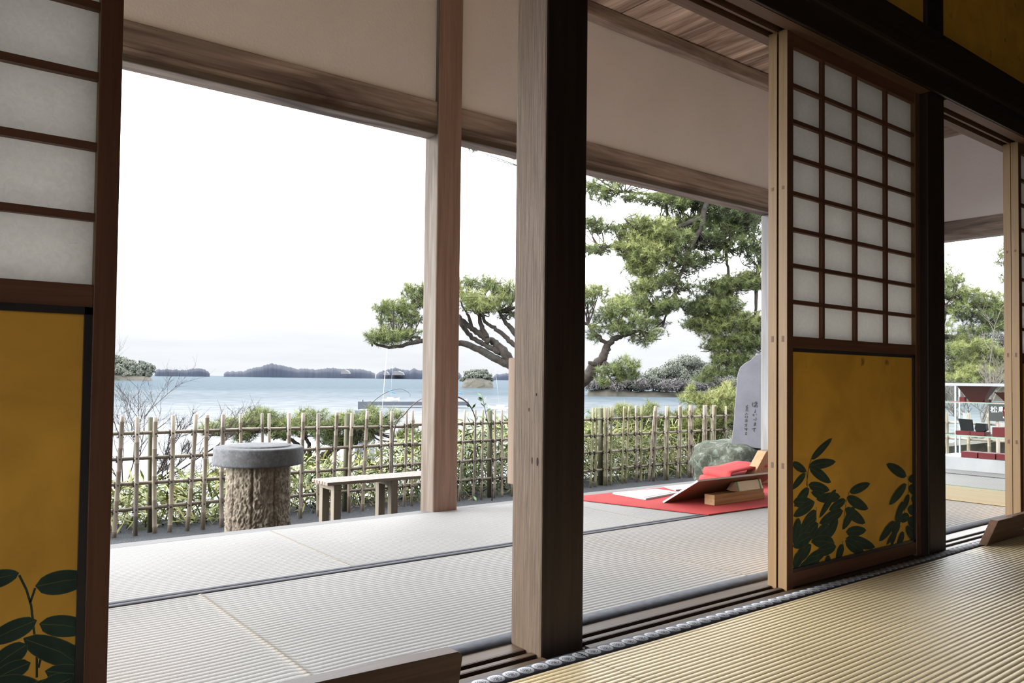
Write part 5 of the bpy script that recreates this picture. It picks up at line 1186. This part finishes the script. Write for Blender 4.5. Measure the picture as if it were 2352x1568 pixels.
# near-left island
def isle(label, d, base, crowns, seed, leaf, per, loc, cliffh):
    t_ = thing('wooded_island', label, 'island', tuple(at(*loc, d)))
    xs = [p[0] for p in base]
    tt = landrow('rock_base', None, d, base, cliffh*3, CLIFF, seed)
    tt.parent = t_; tt.location = -t_.location
    bl = [(tuple(at(x, y, d+dd)), (rx/F*d, rx/F*d, ry/F*d), tone) for (x, y, rx, ry, dd, tone) in crowns]
    farleaves('tree_crowns', t_, bl, FARG, per, leaf, seed)
isle('wooded rocky island at the left, cut by the gold panelled door', 780, [(225, 872), (230, 858), (260, 857), (300, 859), (330, 862), (345, 866), (351, 873)],
     [(250, 836, 26, 20, 0, .45), (272, 828, 16, 11, 3, .42), (290, 836, 18, 14, 0, .48), (278, 848, 26, 12, -5, .46), (305, 845, 16, 14, -3, .36), (330, 841, 14, 11, 0, .28), (342, 848, 11, 13, 0, .25), (322, 853, 16, 12, -4, .33), (245, 850, 30, 14, -6, .5), (338, 860, 8, 6, -3, .25), (295, 858, 24, 7, -7, .48)], 3, .8, 1500, (300, 868), 16)
isle('small rocky islet topped with pines, between the veranda post and middle pillar', 480, [(1061, 884), (1066, 874), (1072, 868), (1090, 864), (1110, 866), (1125, 872), (1131, 878), (1133, 886)],
     [(1080, 857, 13, 6, 0, .42), (1095, 854, 14, 6, 0, .40), (1110, 855, 11, 7, 0, .36), (1092, 861, 20, 7, -3, .35), (1115, 864, 14, 6, -2, .33), (1074, 867, 8, 5, 0, .38), (1125, 871, 8, 4, 0, .36), (1062, 871, 6, 4, 0, .34)], 5, .45, 900, (1098, 882), 9)
# right shore: low cliffs and individual trees
D = 280
o = landrow('rocky_shore', None, D, [(1348, 906), (1352, 895), (1380, 892), (1420, 890), (1440, 896), (1460, 899), (1500, 897), (1540, 900), (1600, 901), (1700, 900), (1800, 896), (1900, 894), (2000, 870), (2200, 850), (2420, 840)], 16, CLIFF, 8, z0=SEA-.4); tag(o, 'pale rocky shore across the inlet, right of the middle pillar', 'shore')
def shoretree(label, name, x, y0_, y1_, rx, mat, tone, seed, d=D, bare=False, per=2600, size=.24):
    rd = random.Random(seed); rx *= 1.3; base = at(x, y1_, d); t_ = thing(name, label, 'tree', tuple(base), 'trees on the far shore')
    h = (y1_-y0_)/F*d; r = rx/F*d; m = MB()
    m.tube([base, base+Vector((rd.uniform(-.4, .4), 0, h*.45)), base+Vector((rd.uniform(-.8, .8), 0, h*.8))], [.3, .22, .1], 6)
    if bare:
        for k in range(26):
            a = rd.uniform(0, 6.28); z_ = rd.uniform(.3, .75)*h; q = base+Vector((0, 0, z_)); e_ = q+Vector((math.cos(a)*r*rd.uniform(.4, 1), math.sin(a)*r*rd.uniform(.4, 1), rd.uniform(.15, .4)*h)); m.tube([q, q.lerp(e_, .5)+Vector((0, 0, .3)), e_], [.10, .07, .03], 4)
    m.build('trunk', FARBARK, t_)
    bl = []
    for k in range(7 if not bare else 4):
        a = rd.uniform(0, 6.28); q = rd.uniform(0, .6); zz = .16+.74*(k+.5)/(7 if not bare else 4)
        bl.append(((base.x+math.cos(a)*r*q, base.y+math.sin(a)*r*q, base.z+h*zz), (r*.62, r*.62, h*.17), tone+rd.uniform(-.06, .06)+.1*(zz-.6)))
    farleaves('crown', t_, bl, mat, per//(3 if bare else 1)//2, size*(.5 if bare else 1), seed)
    return t_
ST = [(1365, 868, 893, 22, FARG, .35, 0), (1350, 850, 893, 24, FARG, .32, 0), (1450, 850, 898, 26, FARG, .28, 0), (1470, 862, 899, 20, FARG, .24, 0), (1425, 872, 893, 16, FARG, .42, 0), (1500, 845, 899, 26, FARG, .38, 0), (1515, 862, 899, 22, FARG, .30, 0), (1545, 836, 899, 28, FARG, .45, 0), (1530, 868, 899, 18, FARP, .3, 1),
 (1575, 815, 898, 30, FARG, .5, 0), (1600, 822, 899, 28, FARG, .46, 0), (1568, 838, 898, 12, FARR, .4, 0), (1578, 838, 899, 20, FARP, .5, 1), (1560, 878, 900, 12, FARR, .3, 0), (1620, 832, 899, 28, FARG, .5, 0), (1645, 850, 899, 20, FARP, .4, 1), (1655, 868, 899, 16, FARP, .3, 1), (1680, 850, 899, 24, FARG, .44, 0), (1610, 860, 899, 20, FARR, .5, 0), (1590, 868, 900, 16, FARP, .2, 0),
 (1720, 830, 898, 30, FARG, .45, 0), (2190, 770, 895, 34, FARG, .35, 0), (2230, 750, 895, 34, FARP, .35, 0), (2270, 745, 895, 34, FARG, .32, 0), (2310, 760, 895, 36, FARP, .4, 0), (2210, 830, 895, 30, FARP, .45, 0), (2290, 820, 895, 34, FARG, .42, 0), (2250, 850, 895, 30, FARP, .5, 0), (2330, 850, 895, 30, FARG, .42, 0)]
kinds = {id(FARG): 'green pine', id(FARR): 'russet autumn tree', id(FARP): 'grey leafless tree'}
ORD = ['first', 'second', 'third', 'fourth', 'fifth', 'sixth', 'seventh', 'eighth', 'ninth', 'tenth', 'eleventh', 'twelfth', 'thirteenth', 'fourteenth', 'fifteenth']
ST.sort(key=lambda q: q[0]); cnt_ = {}
for k, (x, y0_, y1_, rx, mt_, tone, br_) in enumerate(ST):
    key = (x < 1800, id(mt_)); cnt_[key] = cnt_.get(key, -1)+1; nth = ORD[cnt_[key]]
    side = 'on the far shore' if x < 1800 else 'far behind the showcase'
    shoretree('%s %s, %s of its kind from the left' % (kinds[id(mt_)], side, nth), 'shore_tree', x, y0_, y1_, rx, mt_, tone, 100+k, bare=bool(br_))

rngt = np.random.default_rng(55); bl = []
for k in range(90):
    x = rngt.uniform(1345, 1760) if k < 60 else rngt.uniform(2140, 2400); y_ = rngt.uniform(874, 890) if k < 60 else rngt.uniform(800, 885); bl.append((tuple(at(x, y_, D+rngt.uniform(-9, 8))), (3.2, 3.2, 1.6), rngt.uniform(.1, .5)))
th_ = farleaves('shore_thicket', None, bl, FARP, 420, .28, 66); tag(th_, 'dull mauve undergrowth between the trees along the far shore', 'undergrowth', kind='stuff')

# ------------------------------------------------------------------ pier and boats
t_ = thing('concrete_pier', 'grey concrete pier on the water left of the veranda post', 'pier', tuple(at(850, 935, 135)))
CON = plain('grey_concrete', (.07, .08, .10), .8, vs=1); CONL = plain('light_concrete', (.15, .165, .19), .8, vs=1)
def pxbox(x0, x1, y0_, y1_, d, dep, mat, name, par):
    p = [at(x0, y1_, d), at(x1, y1_, d), at(x1, y0_, d), at(x0, y0_, d)]; MB().prism(p, Vector((WW.x, WW.y, 0))*dep).build(name, mat, par)
pxbox(843, 1075, 922, 931, 150, 3, CON, 'deck', t_); pxbox(822, 844, 922, 941, 133, 3, CON, 'end_block', t_)
pxbox(832, 834, 918, 922, 133, .3, CON, 'bollard', t_)
t_ = thing('stone_wall_end', 'grey concrete block standing in the water behind the fence and low pine', 'block', tuple(at(832, 950, 30)))
pxbox(815, 849, 942, 1090, 32, 1.2, CONL, 'block', t_)
BW = plain('boat_white', (.80, .82, .84), .4); BB = plain('boat_blue', (.04, .22, .50), .5); BD = plain('boat_dark', (.12, .16, .20), .5)
def boat(label, x, yw, d, L, mast_px, cover=True, flip=1):
    c = at(x, yw, d); c.z = SEA; t_ = thing('moored_boat', label, 'boat', tuple(c)); ax = Vector((RR.x, RR.y, 0)).normalized()*flip; ay = Vector((-ax.y, ax.x, 0)); up_ = Vector((0, 0, 1))
    m = MB(); st = []
    for s, wd, sh in ((-.5, .13, 0), (-.2, .16, -.02), (.2, .14, .02), (.42, .06, .06), (.5, .005, .10)):
        for q, hz in ((-1, 0), (-1.15, .16+sh), (1.15, .16+sh), (1, 0)): st.append(c+ax*L*s+ay*wd*L*q+up_*(hz*L))
    fs = [(4*i_+j, 4*i_+(j+1) % 4, 4*i_+4+(j+1) % 4, 4*i_+4+j) for i_ in range(4) for j in range(4)]+[(0, 3, 2, 1), (16, 17, 18, 19)]
    m.add(st, fs); m.build('hull', BW, t_)
    MB().obox(c+up_*.05*L, ax*L*.44, ay*L*.155, up_*.012*L).build('waterline_stripe', BD, t_)
    MB().obox(c+up_*.20*L-ax*L*.05, ax*L*.18, ay*L*.09, up_*.05*L).build('cabin', BW, t_)
    if mast_px:
        tp_ = at(mast_px[0], mast_px[1], d); MB().tube([c+up_*.15*L, tp_], .012*L/4, 6).build('mast', BW, t_)
    if cover: MB().tube([c+up_*.62*L-ax*.1*L, c+up_*.50*L+ax*.25*L], [.035*L, .02*L], 8).build('sail_cover', BB, t_)
boat('small white sailing boat with blue sail cover moored beyond the pier', 898, 916, 187, 4.0, (901, 838))
boat('white boat with a bright blue cover just right of the veranda post', 1052, 918, 180, 4.2, None)
boat('white moored boat with a tall thin mast left of the middle pillar', 1147, 935, 140, 4.0, (1137, 840), False, -1)
t_ = thing('flag_pole', 'tall thin white pole leaning above the pier behind the fence', 'pole', tuple(at(877, 945, 60)))
MB().tube([at(877, 950, 60), at(889, 800, 60)], .022, 6).build('pole', BW, t_)
